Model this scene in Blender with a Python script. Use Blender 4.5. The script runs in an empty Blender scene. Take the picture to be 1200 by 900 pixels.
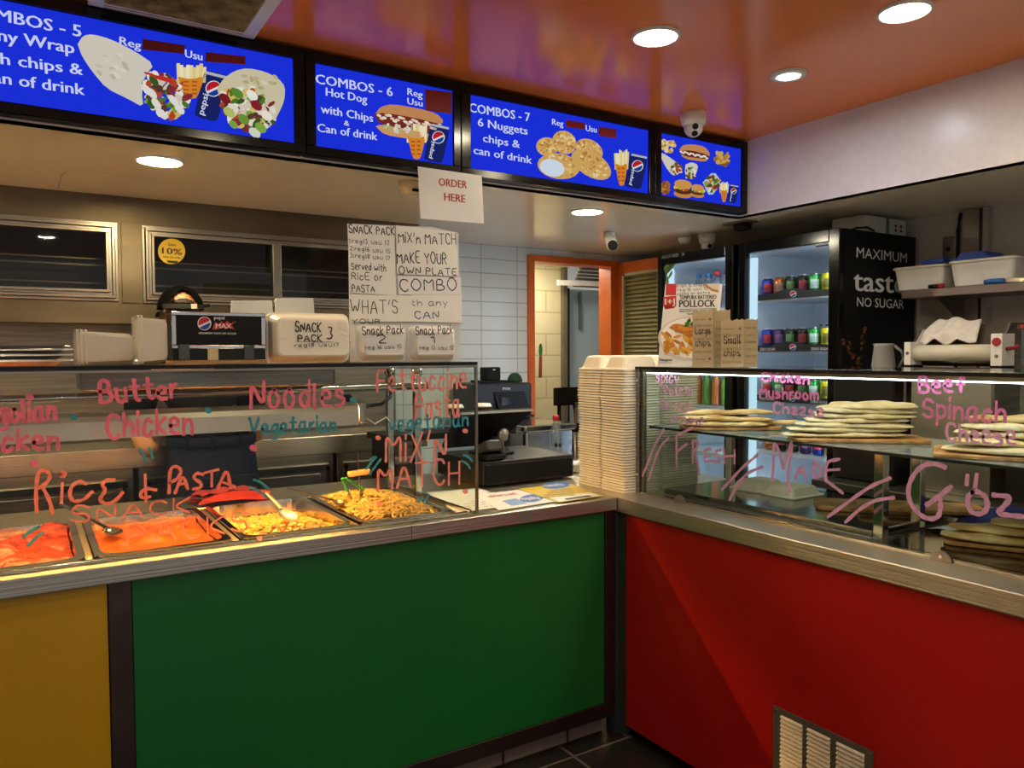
import bpy, bmesh, math, random
from mathutils import Vector as V, Matrix
random.seed(7)
SC = bpy.context.scene
COL = SC.collection
FL = -0.065                      # floor level

# ---------------------------------------------------------------- camera
def camera_axes():
    yaw, pit, rol = math.radians(32.3), math.radians(2.26), math.radians(0.26)
    F = V((math.sin(yaw)*math.cos(pit), math.cos(yaw)*math.cos(pit), -math.sin(pit)))
    R0 = V((math.cos(yaw), -math.sin(yaw), 0)); U0 = R0.cross(F)
    return F, R0*math.cos(rol)-U0*math.sin(rol), U0*math.cos(rol)+R0*math.sin(rol)
CF, CR, CU = camera_axes()
CP = V((0, 0, 1.535))
cam = bpy.data.objects.new('camera', bpy.data.cameras.new('camera'))
COL.objects.link(cam)
cam.data.sensor_width = 36; cam.data.lens = 27; cam.data.clip_start = 0.05
cam.matrix_world = Matrix(((CR.x, CU.x, -CF.x, CP.x), (CR.y, CU.y, -CF.y, CP.y), (CR.z, CU.z, -CF.z, CP.z), (0, 0, 0, 1)))
SC.camera = cam
def P(x, y, ax, v):
    """point of the place seen at a photo position, on the plane ax = v"""
    r = CF + CR*((x-600)/900) - CU*((y-450)/900)
    i = 'xyz'.index(ax)
    return CP + r*((v-CP[i])/r[i])

# ---------------------------------------------------------------- light and exposure
SC.view_settings.view_transform = 'Standard'; SC.view_settings.look = 'None'
SC.view_settings.exposure = 0.5; SC.view_settings.gamma = 1.0; SC.view_settings.use_curve_mapping = False
L_DOWN = 95.0        # customer downlights
L_LOW = 215.0         # lamps over the kitchen side
L_HEAT = 300.0        # heat lamp tube
L_LED = 12.0          # strip in the bread cabinet
L_FRIDGE = 17.0
L_SCREEN = 0.68
L_CORR = 45.0
world = bpy.data.worlds.new('street'); SC.world = world; world.use_nodes = True
world.node_tree.nodes['Background'].inputs[0].default_value = (0.74, 0.72, 0.72, 1)
world.node_tree.nodes['Background'].inputs[1].default_value = 0.42

# ---------------------------------------------------------------- materials
def lin(h):
    h = h.lstrip('#')
    c = [int(h[i:i+2], 16)/255 for i in (0, 2, 4)]
    return tuple(x/12.92 if x <= .04045 else ((x+.055)/1.055)**2.4 for x in c) + (1,)
MATS = {}
def mat(name, hx, rough=.5, metal=0., emit=0., noise=6., amt=.12, bump=0., stretch=None, coat=0., hx2=None, trans=0., spec=None, bdist=.01):
    if name in MATS: return MATS[name]
    m = bpy.data.materials.new(name); m.use_nodes = True
    nt = m.node_tree; b = nt.nodes['Principled BSDF']
    c = lin(hx)
    tc = nt.nodes.new('ShaderNodeTexCoord'); src = tc.outputs['Object']
    if stretch:
        mp = nt.nodes.new('ShaderNodeMapping'); mp.inputs['Scale'].default_value = stretch
        nt.links.new(src, mp.inputs[0]); src = mp.outputs[0]
    nz = nt.nodes.new('ShaderNodeTexNoise'); nz.inputs['Scale'].default_value = noise; nz.inputs['Detail'].default_value = 4
    nt.links.new(src, nz.inputs['Vector'])
    cr = nt.nodes.new('ShaderNodeValToRGB')
    lo = lin(hx2) if hx2 else tuple(x*(1-amt) for x in c[:3])+(1,)
    hi = c if hx2 else tuple(min(1, x*(1+amt*.6)) for x in c[:3])+(1,)
    cr.color_ramp.elements[0].position = .36; cr.color_ramp.elements[0].color = lo
    cr.color_ramp.elements[1].position = .64; cr.color_ramp.elements[1].color = hi
    nt.links.new(nz.outputs['Fac'], cr.inputs[0]); nt.links.new(cr.outputs[0], b.inputs['Base Color'])
    b.inputs['Roughness'].default_value = rough; b.inputs['Metallic'].default_value = metal
    if coat: b.inputs['Coat Weight'].default_value = coat; b.inputs['Coat Roughness'].default_value = .08
    if spec is not None: b.inputs['Specular IOR Level'].default_value = spec
    if trans: b.inputs['Transmission Weight'].default_value = trans
    if bump:
        bp = nt.nodes.new('ShaderNodeBump'); bp.inputs['Strength'].default_value = bump; bp.inputs['Distance'].default_value = bdist
        nt.links.new(nz.outputs['Fac'], bp.inputs['Height']); nt.links.new(bp.outputs[0], b.inputs['Normal'])
    if emit:
        nt.links.new(cr.outputs[0], b.inputs['Emission Color']); b.inputs['Emission Strength'].default_value = emit
    MATS[name] = m; return m
def glow(name, hx, s):
    """a surface that gives off light"""
    if name in MATS: return MATS[name]
    m = bpy.data.materials.new(name); m.use_nodes = True; nt = m.node_tree
    nt.nodes.clear(); o = nt.nodes.new('ShaderNodeOutputMaterial'); e = nt.nodes.new('ShaderNodeEmission')
    e.inputs[0].default_value = lin(hx); e.inputs[1].default_value = s
    nt.links.new(e.outputs[0], o.inputs[0]); MATS[name] = m; return m
def glass(name, tint=(.94, .97, .95), base=.01, rough=0.0, fog=None, fogamt=0.):
    """clear pane: see-through with a facing-dependent mirror reflection"""
    if name in MATS: return MATS[name]
    m = bpy.data.materials.new(name); m.use_nodes = True; nt = m.node_tree; nt.nodes.clear()
    o = nt.nodes.new('ShaderNodeOutputMaterial'); t = nt.nodes.new('ShaderNodeBsdfTransparent'); g = nt.nodes.new('ShaderNodeBsdfGlossy')
    t.inputs[0].default_value = tint+(1,); g.inputs['Roughness'].default_value = rough
    lw = nt.nodes.new('ShaderNodeLayerWeight'); lw.inputs[0].default_value = .5
    pw = nt.nodes.new('ShaderNodeMath'); pw.operation = 'POWER'; pw.inputs[1].default_value = 5
    mu = nt.nodes.new('ShaderNodeMath'); mu.operation = 'MULTIPLY_ADD'; mu.inputs[1].default_value = .8; mu.inputs[2].default_value = base
    mx = nt.nodes.new('ShaderNodeMixShader')
    nt.links.new(lw.outputs['Facing'], pw.inputs[0]); nt.links.new(pw.outputs[0], mu.inputs[0]); nt.links.new(mu.outputs[0], mx.inputs[0])
    body = t.outputs[0]
    if fog:
        d = nt.nodes.new('ShaderNodeBsdfDiffuse'); d.inputs[0].default_value = lin(fog)
        m2 = nt.nodes.new('ShaderNodeMixShader'); m2.inputs[0].default_value = fogamt
        nt.links.new(t.outputs[0], m2.inputs[1]); nt.links.new(d.outputs[0], m2.inputs[2]); body = m2.outputs[0]
    nt.links.new(body, mx.inputs[1]); nt.links.new(g.outputs[0], mx.inputs[2]); nt.links.new(mx.outputs[0], o.inputs[0])
    MATS[name] = m; return m
def brickmat(name, hx, grout, bw, bh, mortar, rough=.35, rot=None, off=.5, vary=.1, bump=.3):
    m = bpy.data.materials.new(name); m.use_nodes = True; nt = m.node_tree; b = nt.nodes['Principled BSDF']
    tc = nt.nodes.new('ShaderNodeTexCoord'); mp = nt.nodes.new('ShaderNodeMapping')
    if rot: mp.inputs['Rotation'].default_value = rot
    br = nt.nodes.new('ShaderNodeTexBrick'); br.offset = off
    c = lin(hx)
    br.inputs['Color1'].default_value = c; br.inputs['Color2'].default_value = tuple(x*(1-vary) for x in c[:3])+(1,)
    br.inputs['Mortar'].default_value = lin(grout); br.inputs['Scale'].default_value = 1
    br.inputs['Brick Width'].default_value = bw; br.inputs['Row Height'].default_value = bh; br.inputs['Mortar Size'].default_value = mortar
    nt.links.new(tc.outputs['Object'], mp.inputs[0]); nt.links.new(mp.outputs[0], br.inputs['Vector'])
    nt.links.new(br.outputs['Color'], b.inputs['Base Color']); b.inputs['Roughness'].default_value = rough
    bp = nt.nodes.new('ShaderNodeBump'); bp.inputs['Strength'].default_value = bump; bp.inputs['Distance'].default_value = .003; bp.invert = True
    nt.links.new(br.outputs['Fac'], bp.inputs['Height']); nt.links.new(bp.outputs[0], b.inputs['Normal'])
    MATS[name] = m; return m

def marker(name, hx):
    """chalk paint on glass: light comes through it from behind as well"""
    m = mat(name, hx, .6, amt=.12, noise=60); nt = m.node_tree; b = nt.nodes['Principled BSDF']; o = nt.nodes['Material Output']
    tr = nt.nodes.new('ShaderNodeBsdfTranslucent'); mx = nt.nodes.new('ShaderNodeMixShader'); mx.inputs[0].default_value = .35
    nt.links.new(b.inputs['Base Color'].links[0].from_socket, tr.inputs[0]); nt.links.new(b.outputs[0], mx.inputs[1]); nt.links.new(tr.outputs[0], mx.inputs[2]); nt.links.new(mx.outputs[0], o.inputs[0])
    return m
STEEL = mat('brushed_steel', '#c4bba9', .27, 1, noise=5, amt=.12, stretch=(1, 1, 30), bump=.02)
STEELX = mat('steel_brushed_along_x', '#cbc2b2', .3, 1, noise=1, amt=.1, stretch=(.5, 420, 420), bump=.9, bdist=.0012)
STEELY = mat('steel_brushed_along_y', '#d6cdbd', .32, .88, noise=1, amt=.1, stretch=(420, .5, 420), bump=.9, bdist=.0012)
WALLST = mat('steel_cladding', '#6a5f4e', .42, 1, noise=2.2, amt=.3, stretch=(.6, 1, 2.2))
STEELD = mat('dull_steel', '#8d867b', .36, 1, noise=4, amt=.2, stretch=(1, 1, 20))
STEELS = mat('shiny_steel', '#cfcbc4', .12, 1, noise=7, amt=.1)
ALU = mat('aluminium_profile', '#968f84', .3, 1, noise=9, amt=.1)
CHROME = mat('chrome', '#d8d8d8', .08, 1, amt=.05)
BLACK = mat('black_plastic', '#0b0b0c', .4, amt=.2, spec=.3)
BLACKG = mat('gloss_black', '#060607', .15, amt=.2, spec=.3)
BLACKM = mat('matt_black', '#0a0a0b', .6, amt=.25, spec=.25)
WHITEP = mat('white_plastic', '#e4e2dc', .35, amt=.06)
PAPER = mat('white_paper', '#e6e6e4', .7, amt=.05, noise=3)
INK = mat('black_ink', '#17171b', .6, amt=.1)
INKB = mat('blue_ink', '#2a2f6e', .6, amt=.1)
REDINK = mat('red_ink', '#b4232b', .6, amt=.1)
PINK = marker('pink_chalk_marker', '#f2809f')
SALMON = marker('salmon_chalk_marker', '#f7988f')
LILAC = marker('lilac_chalk_marker', '#eeb0de')
TEAL = marker('teal_chalk_marker', '#3f9db4')
WHITEINK = mat('white_ink', '#dcdcdc', .5, amt=.04)
GLASS = glass('clear_glass')
GLASSF = glass('fridge_glass', (.93, .96, 1), .03)
PET = glass('clear_plastic', (.8, .85, .9), .14, .08, '#c9d6de', .1)
TUBP = glass('frosted_plastic', (.95, .94, .92), .06, .15, '#f4efe6', .35)
FOAM = mat('bagasse', '#efe6d2', .6, amt=.06, noise=18, bump=.05)
FOAMW = mat('white_foam', '#f0eee8', .5, amt=.04, noise=18, bump=.04)
WOOD = mat('bread_board_wood', '#c39557', .5, noise=3, hx2='#9a6a34', stretch=(1.5, 14, 14))
ORANGE = mat('orange_paint', '#d2641c', .4, amt=.08)
RED = mat('red_laminate', '#ac1410', .34, amt=.06, noise=2)
GREEN = mat('green_laminate', '#12682a', .36, amt=.06, noise=2)
YELLOW = mat('yellow_laminate', '#c4980a', .36, amt=.06, noise=2)

# ---------------------------------------------------------------- geometry
class G:
    def __init__(s): s.v = []; s.f = []; s.m = []; s.sm = []; s.cur = None; s.mats = []
    def use(s, m):
        if m not in s.mats: s.mats.append(m)
        s.cur = s.mats.index(m); return s
    def face(s, idx, smooth=False):
        s.f.append(tuple(idx)); s.m.append(s.cur or 0); s.sm.append(smooth)
    def add(s, pts): n = len(s.v); s.v += [tuple(p) for p in pts]; return n
    def box(s, x0, x1, y0, y1, z0, z1, M=None):
        p = [V((x, y, z)) for z in (z0, z1) for y in (y0, y1) for x in (x0, x1)]
        if M is not None: p = [M @ q for q in p]
        n = s.add(p)
        for f in ((0, 2, 3, 1), (4, 5, 7, 6), (0, 1, 5, 4), (2, 6, 7, 3), (0, 4, 6, 2), (1, 3, 7, 5)): s.face([n+i for i in f])
        return s
    def cbox(s, c, sx, sy, sz, rz=0):
        """box standing on point c, turned by rz"""
        return s.box(-sx/2, sx/2, -sy/2, sy/2, 0, sz, Matrix.Translation(V(c)) @ Matrix.Rotation(rz, 4, 'Z'))
    def rbox(s, x0, x1, y0, y1, z0, z1, r=.01, M=None, n=3, taper=0.):
        """box with rounded upright edges and a small top and bottom chamfer"""
        c = min(r*.4, (z1-z0)*.2)
        rings = []
        for z, ins in ((z0, c), (z0+c, 0), (z1-c, 0), (z1, c)):
            t = taper*(z1-z)/(z1-z0)
            ins += t; ring = []
            for cx, cy, a0 in ((x1-r, y1-r, 0), (x0+r, y1-r, 90), (x0+r, y0+r, 180), (x1-r, y0+r, 270)):
                for k in range(n+1):
                    a = math.radians(a0+90*k/n)
                    px, py = cx+r*math.cos(a), cy+r*math.sin(a)
                    mx, my = (x0+x1)/2, (y0+y1)/2
                    px += -ins if px > mx else ins; py += -ins if py > my else ins
                    ring.append(V((px, py, z)))
            rings.append(ring)
        return s.loft(rings, M=M)
    def loft(s, rings, M=None, cap=True, smooth=False, closed=True):
        if M is not None: rings = [[M @ V(p) for p in r] for r in rings]
        k = len(rings[0]); n = s.add([p for r in rings for p in r])
        for i in range(len(rings)-1):
            for j in range(k if closed else k-1):
                a = n+i*k+j; b = n+i*k+(j+1) % k
                s.face((a, b, b+k, a+k), smooth)
        if cap and closed:
            s.face([n+j for j in reversed(range(k))]); s.face([n+(len(rings)-1)*k+j for j in range(k)])
        return s
    def lathe(s, prof, c, n=20, M=None, cap=True):
        rings = [[V((c[0]+r*math.cos(2*math.pi*j/n), c[1]+r*math.sin(2*math.pi*j/n), c[2]+z)) for j in range(n)] for r, z in prof]
        return s.loft(rings, M=M, smooth=True, cap=cap)
    def tube(s, pts, r, n=8, rr=None):
        pts = [V(p) for p in pts]; rings = []; up = V((0, 0, 1))
        for i, p in enumerate(pts):
            d = (pts[min(i+1, len(pts)-1)]-pts[max(i-1, 0)]).normalized()
            a = d.cross(up)
            if a.length < .05: a = d.cross(V((1, 0, 0)))
            a.normalize(); b = a.cross(d); q = rr[i] if rr else r
            rings.append([p+a*q*math.cos(2*math.pi*j/n)+b*q*math.sin(2*math.pi*j/n) for j in range(n)])
        return s.loft(rings, smooth=True)
    def bar(s, p, q, w, h):
        """square bar from p to q"""
        p, q = V(p), V(q); d = (q-p).normalized(); a = d.cross(V((0, 0, 1)))
        if a.length < .05: a = V((1, 0, 0))
        a.normalize(); b = a.cross(d)
        o = [a*w/2+b*h/2, -a*w/2+b*h/2, -a*w/2-b*h/2, a*w/2-b*h/2]
        return s.loft([[p+k for k in o], [q+k for k in o]])
    def ball(s, c, rx, ry, rz, n=12, m=8, M=None, wob=0.):
        rings = []
        for i in range(1, m):
            t = math.pi*i/m
            rings.append([V((c[0]+rx*math.sin(t)*math.cos(2*math.pi*j/n)*(1+random.uniform(-wob, wob)), c[1]+ry*math.sin(t)*math.sin(2*math.pi*j/n)*(1+random.uniform(-wob, wob)), c[2]-rz*math.cos(t))) for j in range(n)])
        return s.loft(rings, M=M, smooth=True)
    def grid(s, fn, nu, nv, smooth=True):
        n = s.add([fn(i/(nu-1), j/(nv-1)) for j in range(nv) for i in range(nu)])
        for j in range(nv-1):
            for i in range(nu-1):
                a = n+j*nu+i; s.face((a, a+1, a+nu+1, a+nu), smooth)
        return s
    def prism(s, pts, off):
        """flat outline given a thickness off"""
        off = V(off); k = len(pts); n = s.add([V(p) for p in pts]+[V(p)+off for p in pts])
        s.face([n+i for i in range(k)]); s.face([n+k+i for i in reversed(range(k))])
        for i in range(k): s.face((n+i, n+(i+1) % k, n+k+(i+1) % k, n+k+i))
        return s
    def build(s, name, m=None, parent=None, loc=None, bevel=0.):
        o0 = V(loc) if loc is not None else (parent.matrix_basis.translation.copy() if parent and not parent.parent else (parent.parent.matrix_basis.translation.copy() if parent else V((0, 0, 0))))
        me = bpy.data.meshes.new(name)
        me.from_pydata([V(p)-o0 for p in s.v], [], s.f)
        for mm in (s.mats or [m]): me.materials.append(mm)
        me.polygons.foreach_set('material_index', s.m); me.polygons.foreach_set('use_smooth', s.sm)
        bm = bmesh.new(); bm.from_mesh(me); bmesh.ops.recalc_face_normals(bm, faces=bm.faces)
        if bevel:
            bmesh.ops.bevel(bm, geom=[e for e in bm.edges if len(e.link_faces) == 2 and e.calc_face_angle(0) > .6], offset=bevel, segments=2, affect='EDGES', profile=.5)
        bm.to_mesh(me); bm.free()
        o = bpy.data.objects.new(name, me); COL.objects.link(o)
        if parent: o.parent = parent
        else: o.location = o0
        return o
def tag(o, label, cat=None, group=None, kind=None):
    if label: o['label'] = label
    if cat: o['category'] = cat
    if group: o['group'] = group
    if kind: o['kind'] = kind
    return o
def thing(name, label, cat, loc, group=None):
    o = bpy.data.objects.new(name, None); COL.objects.link(o); o.location = V(loc); o.empty_display_size = .05
    return tag(o, label, cat, group)
def struct(name, g, m=None, label=None, loc=None, **k):
    o = g.build(name, m, None, loc or (0, 0, 0), **k); o['kind'] = 'structure'
    if label: o['label'] = label
    return o
def copy_thing(o, d, label=None):
    r = o.copy(); COL.objects.link(r); r.location = o.location + V(d)
    if label: r['label'] = label
    for ch in o.children:
        c = ch.copy(); COL.objects.link(c); c.parent = r
        for gc in ch.children:
            e = gc.copy(); COL.objects.link(e); e.parent = c
    return r

# ---------------------------------------------------------------- flat planes, lettering, pictures
class Plane:
    def __init__(s, o, u, v, off=.0012):
        s.o = V(o); s.u = V(u).normalized(); s.v = V(v); s.v = (s.v-s.u*s.v.dot(s.u)).normalized(); s.n = s.u.cross(s.v)
        s.off = off
    def px(s, x, y):
        r = CF + CR*((x-600)/900) - CU*((y-450)/900)
        q = CP + r*((s.o-CP).dot(s.n)/r.dot(s.n)) - s.o
        return (q.dot(s.u), q.dot(s.v))
    def at(s, a, b, k=1): return s.o + s.u*a + s.v*b + s.n*s.off*k
GLY = {
'A': "02 38 62|14 54", 'B': "02 08 38 47 46 35 05|35 54 53 42 02", 'C': "57 48 18 06 04 22 42 53", 'D': "02 08 28 56 54 22 02",
'E': "58 08 02 52|05 45", 'F': "58 08 02|05 45", 'G': "57 48 18 06 04 22 42 54 34", 'H': "02 08|52 58|05 55", 'I': "02 08", 'K': "02 08|58 05 52",
'L': "08 02 42", 'M': "02 08 35 68 62", 'N': "02 08 52 58", 'O': "28 06 04 22 42 64 66 48 28", 'P': "02 08 38 56 45 05", 'R': "02 08 38 56 45 05|25 52",
'S': "57 38 18 06 15 45 53 42 22 03", 'T': "08 68|38 32", 'V': "08 32 68", 'U': "08 03 22 42 53 58", 'W': "08 22 46 62 88", 'X': "08 52|58 02", 'Y': "08 35 68|35 32", 'Z': "08 58 02 52",
'a': "46 16 04 12 32 44|46 43 52", 'b': "08 02 32 44 35 04", 'c': "45 26 15 03 12 32 43", 'd': "44 26 04 12 32 44|48 42", 'e': "04 44 36 16 05 03 12 42",
'f': "47 38 27 22|05 45", 'g': "45 26 04 12 33 45|46 41 30 10", 'h': "08 02|04 26 45 42", 'i': "06 02|07 08", 'k': "08 02|46 04 42", 'l': "08 02 12",
'm': "06 02|04 16 35 32|35 56 65 62", 'n': "06 02|04 26 45 42", 'o': "26 05 03 12 32 44 35 26", 'p': "06 00|05 26 45 43 22 03", 'r': "06 02|04 26 36",
's': "35 16 05 14 34 43 22 02", 't': "28 23 32 42|06 46", 'u': "06 03 12 32 43|46 42", 'v': "06 22 46", 'w': "06 12 35 52 66", 'x': "06 42|46 02", 'y': "06 23|46 10", 'z': "06 46 02 42",
'1': "07 18 12", '2': "07 18 38 46 02 42", '3': "08 38 25 44 32 02", '5': "48 08 05 35 44 32 02", '6': "38 05 03 22 43 35 04", '7': "08 48 12", '8': "25 07 28 47 25 03 22 43 25",
'0': "28 06 04 22 42 64 66 48 28", '&': "52 07 18 37 04 12 32 54", "'": "18 06", ':': "05 06|02 03", '-': "05 35", '.': "02 03"}
def smooth2(p, it=2):
    for _ in range(it):
        if len(p) < 3: return p
        q = [p[0]]
        for a, b in zip(p, p[1:]):
            q += [(a[0]*.78+b[0]*.22, a[1]*.78+b[1]*.22), (a[0]*.22+b[0]*.78, a[1]*.22+b[1]*.78)]
        p = q+[p[-1]]
    return p
STK = [0]
def stroke(g, pl, pts, w, k=1):
    """marker line of width w along plane coordinates"""
    n = len(pts); L = []; R = []; STK[0] += 1; k += (STK[0] % 14)*.035
    for i in range(n):
        a, b = pts[max(i-1, 0)], pts[min(i+1, n-1)]
        dx, dy = b[0]-a[0], b[1]-a[1]; l = math.hypot(dx, dy) or 1
        ex = 0.5*w if i in (0, n-1) else 0
        sx = (-dx/l if i == 0 else dx/l)*ex*.6; sy = (-dy/l if i == 0 else dy/l)*ex*.6
        ww = w*(.5+.08*math.sin(i*1.7))*(.75 if ex else 1)
        L.append(pl.at(pts[i][0]+sx-dy/l*ww, pts[i][1]+sy+dx/l*ww, k)); R.append(pl.at(pts[i][0]+sx+dy/l*ww, pts[i][1]+sy-dx/l*ww, k))
    b = g.add(L+R)
    for i in range(n-1): g.face((b+i, b+i+1, b+n+i+1, b+n+i))
def hand(g, pl, text, p0, p1, hpx, w, k=1, jit=.35):
    """hand lettering from photo position p0 to p1 along its baseline, capitals hpx high"""
    a = pl.px(*p0); b = pl.px(*p1); t = pl.px(p0[0], p0[1]-hpx)
    H = math.hypot(t[0]-a[0], t[1]-a[1])/6
    adv = []; x = 0
    for ch in text:
        if ch == ' ': adv.append((x, None)); x += 4; continue
        st = [[(int(q[0]), int(q[1])-2) for q in s.split()] for s in GLY[ch].split('|')]
        adv.append((x, st)); x += max(q[0] for s in st for q in s)+2.2
    tot = max(x-2.2, 1); ux, uy = (b[0]-a[0])/tot, (b[1]-a[1])/tot
    l = math.hypot(ux, uy) or 1; vx, vy = -uy/l*H, ux/l*H
    rnd = random.Random(text)
    for x, st in adv:
        if not st: continue
        jy = rnd.uniform(-jit, jit); sc = rnd.uniform(.92, 1.1)
        for s in st:
            q = [(a[0]+ux*(x+c)+vx*(d*sc+jy), a[1]+uy*(x+c)+vy*(d*sc+jy)) for c, d in s]
            stroke(g, pl, smooth2(q), w, k)
def trace(g, pl, pts, w, k=1): stroke(g, pl, smooth2([pl.px(*p) for p in pts]), w, k)
TXT = {}
def glyphs(body, bold):
    if (body, bold) in TXT: return TXT[(body, bold)]
    cu = bpy.data.curves.new('t', 'FONT'); cu.body = body; cu.size = 1; cu.resolution_u = 2; cu.fill_mode = 'FRONT'
    ob = bpy.data.objects.new('t', cu); me = bpy.data.meshes.new_from_object(ob)
    vs = [(v.co.x, v.co.y) for v in me.vertices]; fs = [tuple(p.vertices) for p in me.polygons]
    bpy.data.objects.remove(ob); bpy.data.curves.remove(cu); bpy.data.meshes.remove(me)
    x0 = min(v[0] for v in vs); x1 = max(v[0] for v in vs)
    TXT[(body, bold)] = ([((x-x0)/(x1-x0), y/.69) for x, y in vs], fs); return TXT[(body, bold)]
def printed(g, pl, body, p0, p1, hpx, k=1, bold=True):
    """printed lettering: baseline from photo position p0 to p1, capitals hpx high"""
    vs, fs = glyphs(body, bold)
    a = pl.px(*p0); b = pl.px(*p1); t = pl.px(p0[0], p0[1]-hpx); h = math.hypot(t[0]-a[0], t[1]-a[1])
    ux, uy = b[0]-a[0], b[1]-a[1]; l = math.hypot(ux, uy); vx, vy = -uy/l*h, ux/l*h
    for dx in ((-.035, .035) if bold else (0,)):       # heavier strokes: the same outline set twice, a hair apart
        s = dx*h/(l or 1)
        n = g.add([pl.at(a[0]+ux*(x+s)+vx*y, a[1]+uy*(x+s)+vy*y, k+(.3 if dx > 0 else 0)) for x, y in vs])
        for f in fs: g.face([n+i for i in f])
def shape(g, pl, pts, k=1, sm=0):
    q = [pl.px(*p) for p in pts]
    if sm: q = smooth2(q+[q[0]], sm)[:-1]
    n = g.add([pl.at(a, b, k) for a, b in q]); g.face(range(n, n+len(q)))
def oval(g, pl, cx, cy, rx, ry, rot=0, k=1, n=18, a0=0, a1=360):
    c, s = math.cos(math.radians(rot)), math.sin(math.radians(rot)); pts = []
    for i in range(n if a1-a0 == 360 else n+1):
        t = math.radians(a0+(a1-a0)*i/n); x, y = rx*math.cos(t), ry*math.sin(t)
        pts.append((cx+x*c-y*s, cy+x*s+y*c))
    shape(g, pl, pts, k)

def letters(parent, name, m, fn, pl, rows, **k):
    """one part per word or line of lettering"""
    for r in rows: g = G().use(m); fn(g, pl, *r, **k); g.build(name, None, parent)
def strokes(parent, name, m, pl, words, w):
    """one part per traced word: words = list of lists of polylines"""
    for ws in words:
        g = G().use(m)
        for p in ws: trace(g, pl, p, w)
        g.build(name, None, parent)
# ================================================================ THE ROOM
MY, MX = 3.0, 3.41               # bulkhead faces
YS, YW, XR = 4.15, 4.67, 4.33    # steel wall, tiled wall, right wall
FLOORM = brickmat('floor_tiles', '#2b2723', '#6a655c', .6, .6, .006, .3, off=0, vary=.25)
struct('floor', G().box(-2.6, 2.75, -2.6, 3.35, FL-.1, FL), FLOORM)
g = G().use(mat('pale_bounce_floor', '#c9c1b2', .5)); g.box(-2.6, 6, 3.35, 8, FL-.1, FL); g.box(2.75, 6, -2.6, 3.35, FL-.1, FL); struct('floor', g)  # unseen kitchen side, coloured pale to bounce light up to the ceiling
CEILO = mat('orange_gloss_ceiling', '#f2863f', .2, noise=1.5, amt=.06)
CEILW = mat('cream_gloss_ceiling', '#e8decb', .2, noise=2, amt=.05, bump=.015)
WALLW = mat('white_wall_paint', '#dedce4', .28, noise=30, amt=.03, bump=.03)
GREYW = mat('grey_wall_paint', '#b5b0a8', .5, noise=3, amt=.08)
struct('ceiling', G().box(-2.6, MX, -2.6, MY, 2.71, 2.8), CEILO)
g = G().use(CEILW).box(-2.6, 6, MY+.004, 8, 2.3, 2.36); g.box(MX+.004, 6, -2.6, MY+.004, 2.3, 2.36)
struct('ceiling', g)
struct('wall_bulkhead', G().box(-2.6, MX, MY, MY+.06, 2.3, 2.8), WALLW)
struct('wall_bulkhead', G().box(MX, MX+.06, -2.6, MY+.06, 2.3, 2.8), WALLW)
struct('wall_left', G().box(-2.7, -2.6, -2.6, 8, FL, 2.8), mat('left_wall_paint', '#cfc5b4', .6))
struct('wall_right', G().box(XR, XR+.1, -2.6, 4.66, FL, 2.3), GREYW)
# access panel outline in the kitchen ceiling
pl = Plane((0, 0, 2.3), (1, 0, 0), (0, -1, 0), .0006)
g = G().use(mat('panel_joint', '#8b7f6b', .7))
trace(g, pl, [(68, 221), (75, 195), (165, 209), (265, 217)], .004)
struct('trim_ceiling', g)
# the white tiled rear wall, with the doorway
TILE = brickmat('white_wall_tiles', '#d3d8da', '#a9aeb0', .3, .1, .004, .2, rot=(math.pi/2, 0, 0), off=0, vary=.03)
g = G().use(TILE).box(-2.6, 3.09, YW, YW+.1, FL, 2.3)
g.box(3.92, 4.9, YW, YW+.1, FL, 2.3); g.box(3.09, 3.92, YW, YW+.1, 2.245, 2.3)
struct('wall_back', g)
g = G().use(ORANGE).box(3.085, 3.135, YW-.03, YW+.12, FL, 2.25); g.box(3.845, 3.925, YW-.03, YW+.12, FL, 2.25); g.box(3.135, 3.845, YW-.03, YW+.12, 2.205, 2.25)
struct('trim_1', g, label='orange painted frame of the rear doorway', bevel=.004)
# corridor beyond the doorway
YT = brickmat('cream_brick', '#e8e0b8', '#c9be8e', .39, .19, .006, .5, rot=(math.pi/2, 0, 0), vary=.04)
struct('wall_corridor', G().box(3.0, 4.06, 5.6, 5.7, FL, 2.5), YT)
struct('wall_corridor', G().box(4.13, 5.6, 5.66, 5.72, FL, 2.12), mat('pale_blue_panel', '#a9c2d2', .4, amt=.04))
g = G().use(mat('jamb_grey', '#6c6657', .5)).box(4.06, 4.1, 5.55, 5.7, FL, 2.5); g.use(BLACKM).box(4.1, 4.13, 5.56, 5.7, FL, 2.12)
struct('trim_2', g)
struct('wall_corridor', G().box(5.55, 5.65, 4.77, 5.66, FL, 2.5), YT)
struct('wall_corridor', G().box(2.98, 3.08, 4.77, 5.7, FL, 2.5), YT)
# roller shutter box and rails above the blue panel
t = thing('roller_shutter', 'rolled up slatted shutter over the pale blue panel beyond the doorway', 'shutter', (4.6, 5.5, 2.15))
g = G()
for k in range(6): g.box(4.14, 5.5, 5.5-.02*k, 5.53-.02*k, 2.13+.028*k, 2.152+.028*k)
g.build('slat_curtain', mat('shutter_grey', '#5d584b', .5), t)
G().bar((3.92, 5.45, 2.15), (4.6, 5.42, 2.16), .03, .045).build('rail', WHITEP, t)
G().bar((4.6, 5.42, 2.16), (5.2, 5.1, 2.22), .03, .045).build('rail', WHITEP, t)
tag(G().box(4.3, 4.32, 5.63, 5.655, 1.75, 2.1).build('door_handle', mat('blue_grey_metal', '#66777f', .4, .4), None, (4.31, 5.64, 1.75)), 'long narrow grey pull handle on the pale blue panel', 'handle')
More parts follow.
